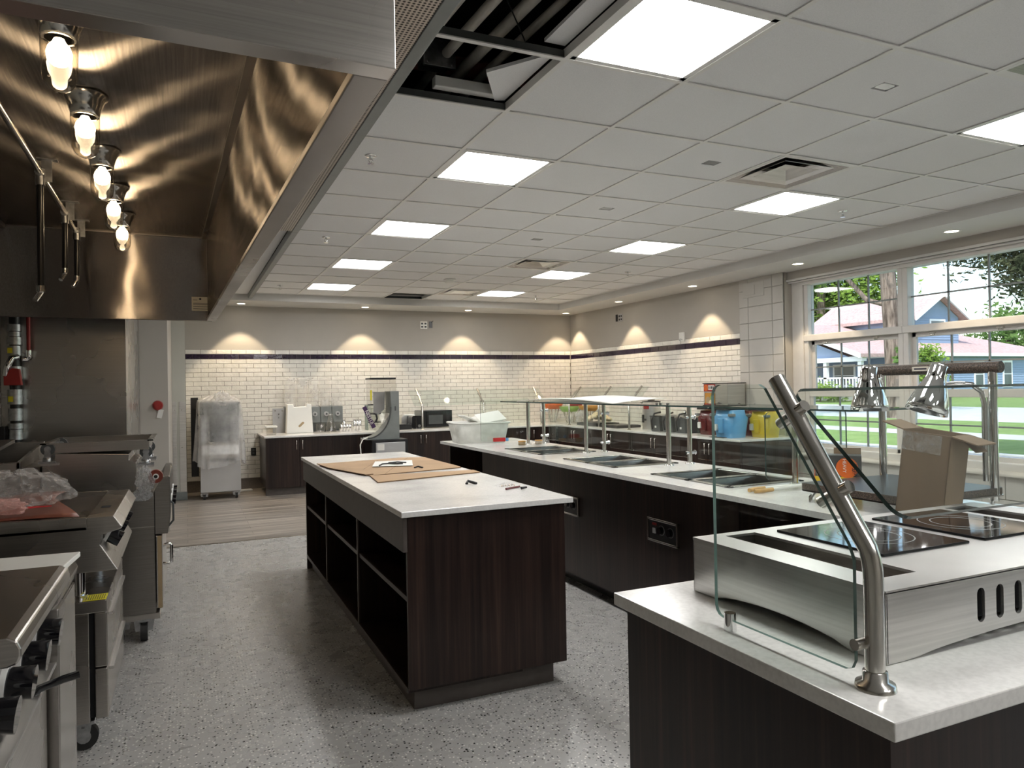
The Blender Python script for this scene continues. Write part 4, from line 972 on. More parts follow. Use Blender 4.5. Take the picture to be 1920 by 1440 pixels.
for k, (x, y) in enumerate(((2.80, 6.0), (2.98, 6.02))):
    t = thing('small_jar', ['small tan round pot left of the far guard post', 'small tan round pot between the far guard posts'][k], 'pot', (x, y, hc), 0, 'tan pots')
    obj('pot', MB().lathe([(.001, 0), (.034, 0), (.034, .03), (.001, .03)], (x, y, hc+.002)), 'tan', t)
    obj('lid', MB().lathe([(.036, .03), (.036, .037), (.001, .038)], (x, y, hc+.002)), 'amber', t)
t = thing('tongs', 'pale tongs with wooden tips lying on the serving counter', 'tongs', (2.6, 2.70, hc))
for s_ in (-1, 1):
    a = obj('arm', MB().tube([(2.86, 2.70, hc+.016), (2.70, 2.70+s_*.018, hc+.016), (2.56, 2.70+s_*.028, hc+.014)], .008, 8), 'white_plastic', t)
    obj('tip', MB().tube([(2.58, 2.70+s_*.027, hc+.014), (2.52, 2.70+s_*.03, hc+.013), (2.475, 2.70+s_*.018, hc+.012)], .01, 8), 'wood_tan', t)
# carving station with two heat lamps
cs = thing('carving_station', 'dark carving board station on curved chrome legs with a lamp bar', 'carving station', (2.77, 2.15, hc))
obj('board', MB().prism(rrect(.58, .53, .02, cx=2.78, cy=2.15), 'z', .945, .975, 0, 1), ['black_plastic', 'granite_trim'], cs, bevel=.003)
obj('board_rail', MB().prism(rrect(.585, .535, .02, cx=2.78, cy=2.15), 'z', .940, .9455), 'chrome', cs)
for x, y, s_ in ((2.495, 2.36, -1), (3.06, 2.36, 1), (2.495, 1.93, -1), (3.06, 1.93, 1)):
    obj('leg', MB().tube([(x-s_*.05, y, .94), (x-s_*.02, y, .935), (x, y, .92), (x, y, hc)], .009, 10), 'chrome', cs)
for y in (2.42, 1.90): obj('post', MB().cyl((3.03, y, .92), (3.03, y, 1.452), .017, n=16), 'chrome', cs)
br = obj('lamp_bar', MB().cyl((3.03, 1.865, 1.47), (3.03, 2.46, 1.47), .024, n=18), 'granite_trim', cs)
pl_ = obj('bar_label', MB().box(3.002, 3.0065, 2.16, 2.24, 1.462, 1.482), 'label_white', br)
obj('bar_print', MB().box(3.0012, 3.002, 2.17, 2.23, 1.469, 1.475), 'ink', pl_)
SHADE = [(.034, .20), (.036, .196), (.037, .155), (.044, .13), (.062, .085), (.078, .03), (.080, 0), (.077, .001), (.060, .08), (.034, .15)]
def lamp(lab, M_, neck):
    t = thing('heat_lamp', lab, 'heat lamp', M_.translation, 0, 'heat lamps on the carving station')
    obj('shade', MB().lathe(SHADE, n=36).xf(M_), 'chrome', t)
    obj('cap', MB().lathe([(.034, .20), (.028, .206), (.001, .207)]).xf(M_), 'chrome', t)
    obj('gooseneck', MB().tube(neck, .0105, 12), 'chrome', t)
lamp('upright chrome heat lamp, left of the two', Matrix.Translation((2.86, 2.35, 1.285)), [(3.03, 2.42, 1.20), (3.03, 2.42, 1.38), (3.0, 2.41, 1.43), (2.94, 2.38, 1.43), (2.885, 2.355, 1.42)])
lamp('tilted chrome heat lamp, right of the two', Matrix.Translation((2.80, 2.03, 1.287)) @ Matrix.Rotation(R(17), 4, Vector((.45, .9, .0))), [(3.005, 1.92, 1.0), (3.005, 1.92, 1.32), (2.995, 1.925, 1.37), (2.965, 1.945, 1.40), (2.92, 1.97, 1.405), (2.86, 2.005, 1.40)])
# cardboard box and cleaner box
t = thing('cardboard_box', 'tall open brown cardboard box leaning by the heat lamps', 'cardboard box', (2.41, 1.755, hc), R(-82))
Mb = Matrix.Translation((.0, 0, .002)) @ Matrix.Rotation(R(7), 4, 'Y')
wd, dp, ht = .165, .125, .345
for nm, a in (('front', (-wd/2, wd/2, -dp/2, -dp/2+.004)), ('back', (-wd/2, wd/2, dp/2-.004, dp/2)), ('l', (-wd/2, -wd/2+.004, -dp/2, dp/2)), ('r', (wd/2-.004, wd/2, -dp/2, dp/2))):
    obj('box_side', MB().box(*a, 0.01, ht).xf(Mb), 'brown_card', t, world=False)
obj('box_bottom', MB().box(-wd/2, wd/2, -dp/2, dp/2, .006, .012).xf(Mb), 'brown_card', t, world=False)
for org, ax_, ang, w1, d1 in (((-wd/2, 0), 'Y', 78, .06, dp), ((wd/2, 0), 'Y', -100, .06, dp), ((0, dp/2), 'X', 112, wd, .05), ((wd/2-.01, .02), 'Y', -122, .06, dp*.6)):
    fl = MB().box(-w1/2 if ax_ == 'X' else -.002, w1/2 if ax_ == 'X' else .002, -d1/2 if ax_ == 'Y' else -.002, d1/2 if ax_ == 'Y' else .002, 0, .085)
    fl.xf(Mb @ Matrix.Translation((org[0], org[1], ht)) @ Matrix.Rotation(R(-ang if ax_ == 'Y' else -ang), 4, ax_)); obj('flap', fl, 'brown_card', t, world=False)
obj('packing_tape', MB().box(-wd/2-.001, wd/2-.03, -dp/2-.0012, -dp/2-.0004, ht-.07, ht-.004).xf(Mb), 'wrap_film', t, world=False)
t = thing('cleaner_box', 'black and yellow cleaning duster box with an orange label', 'box', (2.97, 2.63, hc), R(-49))
obj('carton', MB().box(-.105, .105, -.05, .05, 0, .165), 'dark_grey', t, world=False, bevel=.002)
obj('yellow_band', MB().box(-.106, .106, -.051, .051, .0, .06), 'yellow', t, world=False)
obj('orange_disc', MB().cyl((.04, -.0505, .105), (.04, -.053, .105), .05, n=24), 'orange', t, world=False)
obj('orange_panel', MB().box(-.108, -.1055, -.042, .042, .03, .13), 'orange', t, world=False)
obj('side_print', MB().box(-.1095, -.108, -.032, .032, .085, .115).box(-.1095, -.108, -.025, .025, .05, .07), 'ink_red', t, world=False)
text('brand_print', 'Swiffer', .034, 'ink', t, frameM((.075, -.0535, .085), (0, 0, 1), (-1, 0, 0)), .0004, world=False)
text('line_print', 'HEAVY', .022, 'paper', t, frameM((.028, -.0535, .115), (0, 0, -1), (1, 0, 0)), .0004, world=False)
obj('flap', MB().box(-.02, .105, .05, .052, .165, .20).xf(Matrix.Translation((0, .05, .165)) @ Matrix.Rotation(R(-35), 4, 'X') @ Matrix.Translation((0, -.05, -.165))), 'brown_card', t, world=False)

# ------------------------------------------------------------------ near cooking counter
tag(obj('cooking_worktop', MB().box(.99, 3.13, .78, 1.585, .86, hc), 'quartz', bevel=.003), 'pale quartz worktop carrying the induction unit', 'worktop')
nc = thing('cooking_counter', 'dark wood counter under the induction unit', 'counter', (2.0, 1.2, 0))
obj('end_panel', MB().box(1.015, 1.035, .808, 1.56, .02, .86), 'dark_wood', nc)
obj('front_panel', MB().box(1.035, 3.08, .808, .83, .02, .86), 'dark_wood', nc); obj('back_panel', MB().box(1.035, 3.08, 1.54, 1.56, .02, .86), 'dark_wood', nc)
for z in (.62, .36): obj('drawer_edge', MB().box(1.03, 1.08, 1.56, 1.565, z-.12, z+.12), 'dark_wood', nc, bevel=.002)
obj('toe_kick', MB().box(1.07, 3.05, .87, 1.50, 0, .03), 'black_plastic', nc)
iu = thing('induction_unit', 'brushed stainless two-zone induction unit with side slots', 'induction cooker', (1.73, 1.22, hc))
z0, z1 = .8935, 1.03
x0, x1, y0, y1 = 1.177, 2.28, .941, 1.50
def skirt(ax, a0, a1, lo_, hi_):
    n = 10; pts = [(a0, z1-.004), (a0, z0)]
    for i in range(n+1):
        u = i/n; pts.append((a0+.08+(a1-a0-.16)*u, z0+.022*math.sin(math.pi*min(1, max(0, u)))**.6))
    pts += [(a1, z0), (a1, z1-.004)]
    return MB().prism(pts, ax, lo_, hi_)
obj('side_skirt', skirt('x', y0, y1, x0, x0+.006), 'steel_bright', iu, bevel=.002)
obj('side_skirt', skirt('x', y0, y1, x1-.006, x1), 'steel_bright', iu, bevel=.002)
# front skirt with oval slots
NS = 8; sx0 = 1.45; pitch = .06
m = MB(); xs = [x0]
def arch(u): return z0+.022*math.sin(math.pi*u)**.6 if 0 < u < 1 else z0
for k in range(NS):
    cx = sx0+pitch*k; xs += [cx-.012, cx+.012]
xs.append(x1)
def zlow(x): return arch((x-x0-.08)/(x1-x0-.16))
for k in range(len(xs)-1):
    a, b_ = xs[k], xs[k+1]
    if k % 2 == 0:
        n = 6
        for i in range(n):
            p, q = a+(b_-a)*i/n, a+(b_-a)*(i+1)/n
            m.prism([(p, zlow(p)), (q, zlow(q)), (q, z1-.004), (p, z1-.004)], 'y', y0, y0+.006)
    else:
        cx = (a+b_)/2; r_ = .012; zc0, zc1 = .945, .990
        low = [(a, zlow(a)), (b_, zlow(b_)), (b_, zc0)]+[(cx+r_*math.cos(R(t_)), zc0-r_*math.sin(R(t_))) for t_ in range(20, 180, 20)]+[(a, zc0)]
        hi = [(a, z1-.004), (a, zc1)]+[(cx-r_*math.cos(R(t_)), zc1+r_*math.sin(R(t_))) for t_ in range(20, 180, 20)]+[(b_, zc1), (b_, z1-.004)]
        m.prism(low, 'y', y0, y0+.006); m.prism(hi, 'y', y0, y0+.006)
obj('front_skirt', m, 'steel_bright', iu)
obj('back_skirt', skirt('y', x0, x1, y1-.006, y1), 'steel_bright', iu, bevel=.002)
obj('dark_inside', MB().box(x0+.012, x1-.012, y0+.03, y1-.012, .93, .99), 'black_void', iu)
SL = [(1.258, 1.354), (2.10, 2.20)]
m = MB(); zt_ = z1
m.box(x0, SL[0][0], y0, y1, z1-.006, z1).box(SL[0][1], SL[1][0], y0, y1, z1-.006, z1).box(SL[1][1], x1, y0, y1, z1-.006, z1)
for a, b_ in SL: m.box(a, b_, y0, 1.01, z1-.006, z1).box(a, b_, 1.47, y1, z1-.006, z1)
obj('top_plate', m, 'steel_bright', iu)
for a, b_ in SL:
    obj('slot_well', MB().box(a-.002, a, 1.008, 1.472, z1-.04, z1-.006).box(b_, b_+.002, 1.008, 1.472, z1-.04, z1-.006).box(a, b_, 1.008, 1.01, z1-.04, z1-.006).box(a, b_, 1.47, 1.472, z1-.04, z1-.006).box(a, b_, 1.01, 1.47, z1-.04, z1-.037), 'steel_dark', iu)
for a, b_ in ((1.405, 1.70), (1.757, 2.045)):
    g = obj('glass_hob', MB().box(a, b_, 1.127, 1.445, z1-.001, z1+.006), 'black_gloss', iu, bevel=.002)
    for r_ in (.07, .10): obj('zone_ring', MB().lathe([(r_, 0), (r_+.0015, .0004), (r_+.003, 0)], ((a+b_)/2, 1.286, z1+.0062), 36), 'mid_grey', g)
# leaning glass guard on the near counter
ng = thing('leaning_guard', 'leaning glass guard on a bent brushed post', 'sneeze guard', (1.075, .883, hc))
for k, px in enumerate((1.075, 2.45)):
    pts = [(px, .883, hc), (px, .883, 1.08)]+[(px, .883+.05*(1-math.cos(R(a))), 1.08+.085*math.sin(R(a))) for a in (12, 24, 36)]+[(px, 1.098, 1.428)]
    p = obj('post', MB().tube(pts, .0165, 18), 'post_steel', ng)
    obj('base_flange', MB().lathe([(.0, .03), (.02, .03), (.021, .014), (.032, .010), (.034, 0)], (px, .883, hc), 28), 'post_steel', p)
    dn = Vector((0, -.86, .51))
    for t_ in (.25, .76):
        q = Vector((px, .905, 1.15)).lerp(Vector((px, 1.098, 1.428)), t_)
        obj('standoff', MB().cyl(q-dn*.045-Vector((.0, 0, 0)), q+dn*.03, .0115, n=16), 'post_steel', p)
    obj('standoff', MB().cyl((px-.035, .895, .968), (px, .895, .968), .01, n=14), 'post_steel', p)
dn = Vector((0, -.86, .51))*.032
A = Vector((1.10, .85, 1.185)); B = Vector((1.10, 1.085, 1.405))
up_ = (B-A).normalized(); L_ = (B-A).length
pm = MB().prism(rrect(1.40, L_, .03, 5, cx=.70, cy=L_/2), 'z', -.004, .004, 0, 1).xf(frameM(A, (1, 0, 0), up_))
obj('leaning_pane', pm, ['glass', 'glass_edge'], ng)
rr = .022
ep = [(.925, .915), (1.245, .915)]+[(1.245+rr*math.sin(R(a)), .937-rr*math.cos(R(a))) for a in (30, 60)]+[(1.268, .937), (1.268, 1.395)]+[(1.246+rr*math.cos(R(a)), 1.395+rr*math.sin(R(a))) for a in (30, 60)]+[(1.245, 1.418), (1.125, 1.418), (1.110, 1.41), (.915, 1.135), (.905, 1.11), (.905, .935), (.912, .92)]
obj('end_pane', MB().prism(ep, 'x', 1.052, 1.060, 0, 1), ['glass', 'glass_edge_light'], ng)
obj('pane_clip', MB().cyl((1.056, 1.225, hc), (1.056, 1.225, .93), .014, .012, n=16), 'chrome', ng)
# ================================================================== WALL CABINETS
hb = .815
YB = 10.30; XR = 5.42
tag(obj('back_worktop', MB().box(.96, XW-.012, YB, YW-.012, hb-.026, hb).box(XR, XW-.012, 6.08, YB, hb-.026, hb), 'quartz', bevel=.003), 'pale L-shaped worktop along the tiled walls', 'worktop')
def base_unit(nm, lab, a0, a1, axis):
    t = thing('base_cabinet', lab, 'cabinet', ((a0+a1)/2, YB+.4, 0) if axis == 'y' else (XR+.4, (a0+a1)/2, 0), 0, 'dark wood base cabinets along the tiled walls')
    if axis == 'y': B = lambda p, q, d0, d1, z0, z1: MB().box(p, q, YB+d0, YB+d1, z0, z1)
    else: B = lambda p, q, d0, d1, z0, z1: MB().box(XR+d0, XR+d1, p, q, z0, z1)
    obj('carcass', B(a0, a1, .045, .9 if axis == 'y' else .82, .10, hb-.026), 'dark_wood', t)
    obj('toe_kick', B(a0, a1, .08, .10, 0, .10), 'wood_edge', t)
    mid = (a0+a1)/2
    for p, q, hx in ((a0+.002, mid-.0015, mid-.04), (mid+.0015, a1-.002, mid+.04)):
        d = obj('door', B(p, q, .022, .043, .105, hb-.03), 'dark_wood', t, bevel=.001)
        if axis == 'y': hpts = [(hx, YB+.022, .62), (hx, YB-.006, .62), (hx, YB-.006, .74), (hx, YB+.022, .74)]
        else: hpts = [(XR+.022, hx, .62), (XR-.006, hx, .62), (XR-.006, hx, .74), (XR+.022, hx, .74)]
        obj('handle', MB().tube(hpts, .006, 8), 'post_steel', d)
bl = ['leftmost dark base cabinet on the back wall, beside the covered machine', 'dark base cabinet behind the small fridge', 'dark base cabinet below the toaster and microwave', 'dark base cabinet on the back wall behind the white tub', 'dark base cabinet next to the far corner']
for k in range(5): base_unit('', bl[k], .98+.888*k, .98+.888*(k+1), 'y')
rl = ['nearest dark base cabinet on the right wall, below the colour dispensers', 'second dark base cabinet on the right wall', 'third dark base cabinet on the right wall', 'farthest dark base cabinet on the right wall']
for k in range(4): base_unit('', rl[k], 6.10+1.045*k, 6.10+1.045*(k+1), 'x')
# leaning guards on the wall counters
def wall_guard(lab, posts, axis):
    p0 = posts[0]
    t = thing('wall_guard', lab, 'sneeze guard', (p0[0], p0[1], hb))
    for x, y in posts:
        d = (0, .28) if axis == 'y' else (.22, 0)
        p = obj('post', MB().tube([(x, y, hb), (x, y, 1.16), (x+d[0]*.15, y+d[1]*.15, 1.20), (x+d[0], y+d[1], 1.41)], .015, 12), 'post_steel', t)
        obj('base_flange', MB().lathe([(.0, .012), (.02, .012), (.032, 0)], (x, y, hb)), 'post_steel', p)
        for z, f in ((1.22, .25), (1.33, .66)): obj('standoff', MB().cyl((x+d[0]*f-.03, y+d[1]*f, z) if axis == 'y' else (x+d[0]*f, y+d[1]*f-.03, z), (x+d[0]*f+.03, y+d[1]*f, z) if axis == 'y' else (x+d[0]*f, y+d[1]*f+.03, z), .009, n=10), 'post_steel', p)
    a, b_ = Vector((*posts[0], 1.17)), Vector((*posts[-1], 1.17))
    if axis == 'y': m = MB().prism([(0, 1.17), (.30, 1.40), (.30, 1.407), (0, 1.177)], 'x', posts[0][0]-.12, posts[-1][0]+.12); m.v = [(v[0], v[1]+posts[0][1]+.03, v[2]) for v in m.v]
    else:
        m = MB().prism([(0, 1.17), (.22, 1.40), (.22, 1.407), (0, 1.177)], 'y', posts[-1][1]-.15, posts[0][1]+.12); m.v = [(v[0]+posts[0][0]+.02, v[1], v[2]) for v in m.v]
    obj('glass_pane', m, 'glass', t)
wall_guard('leaning glass guard on bent posts along the back worktop', [(3.25, 10.5), (4.25, 10.5), (5.25, 10.5)], 'y')
wall_guard('leaning glass guard on bent posts along the right worktop', [(5.55, 10.1), (5.55, 9.2), (5.55, 8.4)], 'x')
# ------------------------------------------------------------------ things on the back worktop
t = thing('covered_ice_machine', 'steel ice machine on castors by the tiled wall', 'ice machine', (.40, 10.65, 0))
obj('body', MB().box(.17, .66, 10.42, 10.95, .09, 1.30), 'light_grey', t, bevel=.006)
obj('top_band', MB().box(.168, .662, 10.40, 10.42, 1.13, 1.295), 'mid_grey', t, bevel=.004)
obj('drip_shelf', MB().prism([(10.42, .55), (10.34, .55), (10.33, .60), (10.36, .72), (10.42, .78)], 'x', .19, .64), 'steel_bright', t)
obj('dark_front', MB().prism([(10.42, .72), (10.405, .72), (10.405, 1.12), (10.42, 1.12)], 'x', .29, .54), 'dark_grey', t)
obj('lower_panel', MB().box(.165, .665, 10.40, 10.42, .10, .50), 'steel_wrapped', t, bevel=.003)
for x, y in ((.21, 10.46), (.61, 10.46), (.21, 10.9), (.61, 10.9)): castor(t, x, y, .09, .038, .03, 'x')
tag(obj('black_board', MB().prism([(10.80, .28), (10.95, .28), (10.95, 1.30), (10.88, 1.36), (10.80, 1.20)], 'x', .06, .155), 'black_plastic', bevel=.004), 'tall black panel leaning behind the covered machine', 'board')
def drape(u, v):
    a = 2*math.pi*u; sq = lambda c: math.copysign(abs(c)**.55, c)
    if v < .25:
        k = v/.25; rad = .05+.95*k; z = 1.385-.075*k**2+.02*math.sin(14*a)*(1-k)*k*4*.6
    else: rad = 1+.12*((v-.25)/.75)+.085*math.sin(11*a+2*v)*((v-.25)/.75)**.7+.03*math.sin(23*a)*((v-.25)/.75); z = 1.31-.84*(v-.25)/.75-.05*math.sin(3*a+1)*((v-.25)/.75)
    rx, ry = .285, .385
    return (.415+rx*rad*sq(math.cos(a)), 10.68+ry*rad*sq(math.sin(a))*1.0, z+.006*math.sin(22*a+8*v))
tag(obj('dust_sheet', MB().grid(97, 26, drape), 'sheet_film'), 'translucent plastic dust sheet draped over the ice machine', 'dust sheet')
crumple('dust_sheet_knot', 'gathered plastic tied on top of the dust sheet', (.44, 10.36, 1.33), (.10, .05, .09), 'sheet_film', 21, 'plastic sheet')
tag(obj('floor_strip', MB().box(.60, .86, 11.06, 11.16, 0, .02).xf(Matrix.Translation((.73, 11.1, 0)) @ Matrix.Rotation(R(8), 4, 'Z') @ Matrix.Translation((-.73, -11.1, 0))), 'white_plastic', bevel=.003), 'white plastic strip on the floor beside the ice machine', 'plastic strip')
t = thing('lidded_container', 'clear container with a white lid at the left of the back worktop', 'container', (1.10, 10.75, hb))
obj('tub', MB().box(1.03, 1.16, 10.68, 10.82, hb, hb+.10), 'clear_plastic', t, bevel=.008); obj('lid', MB().prism(rrect(.16, .17, .02, cx=1.095, cy=10.75), 'z', hb+.10, hb+.125), 'white_plastic', t, bevel=.006)
t = thing('mount_plate', 'grey metal mounting plate with bolts behind the step stool', 'plate', (1.24, 11.1, hb))
obj('plate', MB().box(1.155, 1.33, 11.08, 11.09, hb, 1.175), 'light_grey', t, bevel=.003)
for x, z in ((1.19, 1.14), (1.29, 1.14), (1.24, 1.09), (1.24, 1.04)): obj('bolt', MB().cyl((x, 11.08, z), (x, 11.073, z), .009, n=10), 'post_steel', t)
t = thing('step_stool', 'white plastic folding step stool standing on the back worktop', 'step stool', (1.5, 10.85, hb))
sp_ = [(1.31, hb), (1.69, hb), (1.665, 1.235), (1.60, 1.24), (1.59, 1.20), (1.42, 1.195), (1.41, 1.235), (1.33, 1.235)]
obj('side_panel', MB().prism(sp_, 'y', 10.80, 10.83), 'white_plastic', t, bevel=.01)
obj('side_panel', MB().prism(sp_, 'y', 10.90, 10.93), 'white_plastic', t, bevel=.01)
obj('hand_slot', MB().prism(rrect(.10, .032, .016), 'z', -.001, .001).xf(frameM((1.52, 10.7985, .94), (.72, 0, .69), (-.69, 0, .72))), 'tan', t)
t = thing('cereal_dispenser', 'row of clear tube cereal dispensers with grey housings', 'dispenser', (1.75, 11.0, hb))
for k in range(5):
    x = 1.405+.166*k
    tb_ = obj('tube', MB().cyl((x, 11.05, 1.19), (x, 11.05, 1.60), .079, n=22, caps=False), 'clear_tube', t)
    obj('tube_lid', MB().lathe([(.001, .02), (.075, .02), (.083, 0)], (x, 11.05, 1.60)), 'clear_tube', tb_)
    h_ = obj('housing', MB().prism([(10.95, hb+.14), (11.12, hb+.02), (11.12, 1.19), (10.95, 1.19)], 'x', x-.08, x+.08), 'mid_grey', t, bevel=.006)
    obj('knob', MB().cyl((x, 10.95, 1.08), (x, 10.92, 1.08), .036, n=8), 'light_grey', h_); obj('knob_cap', MB().cyl((x, 10.92, 1.08), (x, 10.912, 1.08), .014, n=10), 'dark_grey', h_)
obj('back_board', MB().box(1.32, 2.16, 11.13, 11.15, hb, 1.20), 'mid_grey', t)
def glassware(name, lab, prof, c, mat, cat, n=20): return tag(obj(name, MB().lathe(prof, c, n), mat, solid=.002), lab, cat)
glassware('glass_pitcher', 'clear round pitcher beside the step stool', [(.001, .002), (.07, .002), (.075, .03), (.075, .12), (.07, .125)], (1.80, 10.82, hb), 'clear_plastic', 'pitcher')
glassware('clear_funnel', 'clear cone shaped carafe among the steel cups', [(.001, .002), (.085, .002), (.08, .02), (.035, .24), (.035, .27)], (1.93, 10.75, hb), 'clear_plastic', 'carafe')
for k in range(9):
    x = 2.08+.042*(k % 4)+(.16 if k > 4 else 0)-(.1 if k > 7 else 0); y = 10.72+.05*(k // 4); h_ = (.11 if k < 5 else .17)
    tag(obj('steel_cup', MB().lathe([(.001, .001), (.017, .001), (.02, h_), (.017, h_), (.014, .006), (.001, .006)], (x, y, hb), 14), 'chrome'), 'slim chrome cup in the short cluster of the back worktop' if k < 5 else 'slim chrome cup in the taller cluster by the glass case', 'cup', 'short chrome cups' if k < 5 else 'tall chrome cups')
t = thing('glass_case', 'small glass display case with black shelf edges behind the drink machine', 'display case', (2.65, 10.95, hb))
for x in (2.50, 2.86): obj('side_pane', MB().box(x, x+.006, 10.85, 11.05, hb, 1.2), ['glass_edge_light'] if x < 2.6 else ['glass'], t)
obj('back_pane', MB().box(2.50, 2.866, 11.045, 11.05, hb, 1.2), 'glass', t)
for z in (.93, 1.06, 1.195): obj('shelf', MB().box(2.506, 2.86, 10.85, 11.045, z, z+.006).box(2.506, 2.70, 10.846, 10.85, z-.008, z+.012, 1), ['glass', 'black_plastic'], t)
# small fridge with the drink machine on it
t = thing('small_fridge', 'small black fridge with a pale door in front of the back cabinets', 'fridge', (2.55, 9.95, 0))
obj('body', MB().box(2.30, 2.80, 9.74, 10.22, .02, .735), 'black_plastic', t, bevel=.006)
dd = obj('door', MB().box(2.345, 2.755, 9.715, 9.74, .06, .70), 'steel_wrapped', t, bevel=.004)
obj('energy_label', MB().box(2.365, 2.46, 9.712, 9.715, .60, .68), 'paper', dd)
for x, y in ((2.34, 9.78), (2.76, 9.78), (2.34, 10.18), (2.76, 10.18)): obj('foot', MB().cyl((x, y, 0), (x, y, .022), .018, n=10), 'black_rubber', t)
t = thing('candy_dispenser', 'grey curved dispenser with a clear hopper on the small fridge', 'dispenser', (2.5, 9.95, .735))
n = 14
curve = [(2.26+.33*math.sin(R(90*i/n)), .76+.42*(1-math.cos(R(90*i/n)))) for i in range(n+1)]
gp_ = [(2.24, .737), (2.70, .737), (2.70, 1.40), (2.58, 1.40)]+[(p[0], p[1]) for p in curve[::-1]]
obj('body', MB().prism(gp_, 'y', 9.80, 10.12), 'mid_grey', t, bevel=.004)
obj('curved_lip', MB().tube([(p[0]-.004, 9.80, p[1]+.002) for p in curve], .010, 8), 'dark_grey', t)
hop = [(2.31, 1.565), (2.665, 1.565), (2.67, 1.40), (2.60, 1.12), (2.46, .93), (2.41, .86), (2.35, .87), (2.31, 1.10)]
obj('hopper', MB().prism(hop, 'y', 9.83, 10.08), 'clear_plastic', t)
obj('hopper_inner_panel', MB().prism([(2.40, 1.39), (2.57, 1.39), (2.56, 1.15), (2.44, 1.05), (2.40, 1.08)], 'y', 10.06, 10.065), 'light_grey', t)  # pale grey sheet inside the clear hopper
obj('lid', MB().box(2.30, 2.665, 9.82, 10.09, 1.565, 1.588), 'black_plastic', t, bevel=.003)
obj('warning_strip', MB().box(2.303, 2.325, 9.815, 9.828, 1.28, 1.42), 'yellow_label', t)
sg = obj('brand_sign', MB().box(-.16, .16, -.028, .028, -.005, .005).xf(frameM((2.275, 9.79, 1.05), (.42, 0, -.91), (.91, 0, .42))), 'purple', t, bevel=.002)
text('brand_letters', 'NESTLE', .062, 'paper', sg, frameM((2.275, 9.783, 1.05), (.42, 0, -.91), (.91, 0, .42)))
obj('lever_handle', MB().tube([(2.33, 9.79, 1.10), (2.37, 9.79, 1.09), (2.385, 9.79, 1.03), (2.365, 9.79, .98)], .014, 10), 'black_plastic', t)
obj('latch', MB().box(2.635, 2.655, 9.796, 9.80, 1.13, 1.19), 'dark_grey', t)
tag(obj('power_cord', MB().tube([(2.26, 9.83, .77), (2.19, 9.81, .75), (2.15, 9.80, .68), (2.16, 9.79, .5), (2.14, 9.79, .25), (2.2, 9.82, .01)], .008, 8), 'white_plastic'), 'pale power cord hanging beside the small fridge', 'cord')
t = thing('silver_toaster', 'silver rounded toaster behind the black one', 'toaster', (3.15, 11.0, hb))
obj('body', MB().prism([(3.05, hb+.02), (3.30, hb+.02), (3.30, hb+.17), (3.26, hb+.215), (3.09, hb+.215), (3.05, hb+.17)], 'y', 10.95, 11.12), 'steel_bright', t, bevel=.01)
obj('base', MB().box(3.05, 3.30, 10.95, 11.12, hb, hb+.02), 'black_plastic', t)
t = thing('black_toaster', 'black toaster with a round dial on the back worktop', 'toaster', (3.2, 10.8, hb))
obj('body', MB().prism(rrect(.16, .20, .03, cx=3.22, cy=hb+.10), 'y', 10.68, 10.92), 'black_gloss', t); obj('dial', MB().cyl((3.25, 10.68, hb+.045), (3.25, 10.665, hb+.045), .022, n=16), 'chrome', t)
tag(obj('black_crate', MB().box(2.93, 3.12, 10.62, 10.86, hb, hb+.075).box(2.95, 3.10, 10.64, 10.84, hb+.075, hb+.08), 'black_plastic', bevel=.004), 'flat black tray box left of the black toaster', 'tray')
t = thing('microwave', 'black microwave on the back worktop', 'microwave', (3.6, 10.95, hb))
obj('body', MB().box(3.33, 3.83, 10.80, 11.18, hb+.012, hb+.27), 'black_plastic', t, bevel=.006)
obj('side_panel', MB().box(3.325, 3.33, 10.82, 11.17, hb+.02, hb+.26), 'mid_grey', t)
dd = obj('door', MB().box(3.40, 3.72, 10.785, 10.80, hb+.02, hb+.262), 'black_gloss', t, bevel=.003); obj('window', MB().box(3.44, 3.67, 10.782, 10.785, hb+.06, hb+.20), 'dark_grey', dd)
obj('keypad', MB().box(3.725, 3.825, 10.79, 10.80, hb+.02, hb+.262), 'black_gloss', t)
for x in (3.36, 3.80): obj('foot', MB().cyl((x, 10.84, hb), (x, 10.84, hb+.013), .012, n=8), 'black_rubber', t)
# ------------------------------------------------------------------ things on the right worktop
for k, (x, y, mt, nm, rr_, zz) in enumerate(((5.72, 10.98, 'orange', 'orange', .17, 1.03), (5.80, 10.55, 'green', 'green', .17, .99), (6.02, 10.72, 'red', 'dark red', .12, 1.04), (5.92, 10.12, 'amber', 'yellow', .17, 1.01))):
    t = thing('bowl_stand', '%s bowl top on a cone of steel rods in the far corner' % nm, 'bowl stand', (x, y, hb), 0, 'coloured bowls on rod stands')
    obj('bowl', MB().lathe([(.001, .035), (rr_*.7, .03), (rr_, .10), (rr_*1.02, .10), (rr_*.72, .015), (.001, .01)], (x, y, zz), 24), mt, t)
    for q in range(9):
        a = 2*math.pi*q/9; obj('rod', MB().cyl((x+.045*math.cos(a), y+.045*math.sin(a), hb), (x+rr_*.62*math.cos(a), y+rr_*.62*math.sin(a), zz+.03), .006, n=6), 'post_steel', t)
tag(obj('black_tray', MB().box(5.60, 6.0, 9.35, 9.95, hb, hb+.045).box(5.63, 5.97, 9.38, 9.92, hb+.045, hb+.05), 'black_plastic', bevel=.006), 'flat black tray under the wrapped rolls', 'tray')
tag(obj('black_tray', MB().box(5.58, 5.98, 8.75, 9.25, hb, hb+.035).box(5.6, 5.96, 8.78, 9.22, hb+.035, hb+.04), 'black_plastic', bevel=.006), 'second flat black tray left of the steel urn', 'tray')
rnd = random.Random(4); rolls = MB()
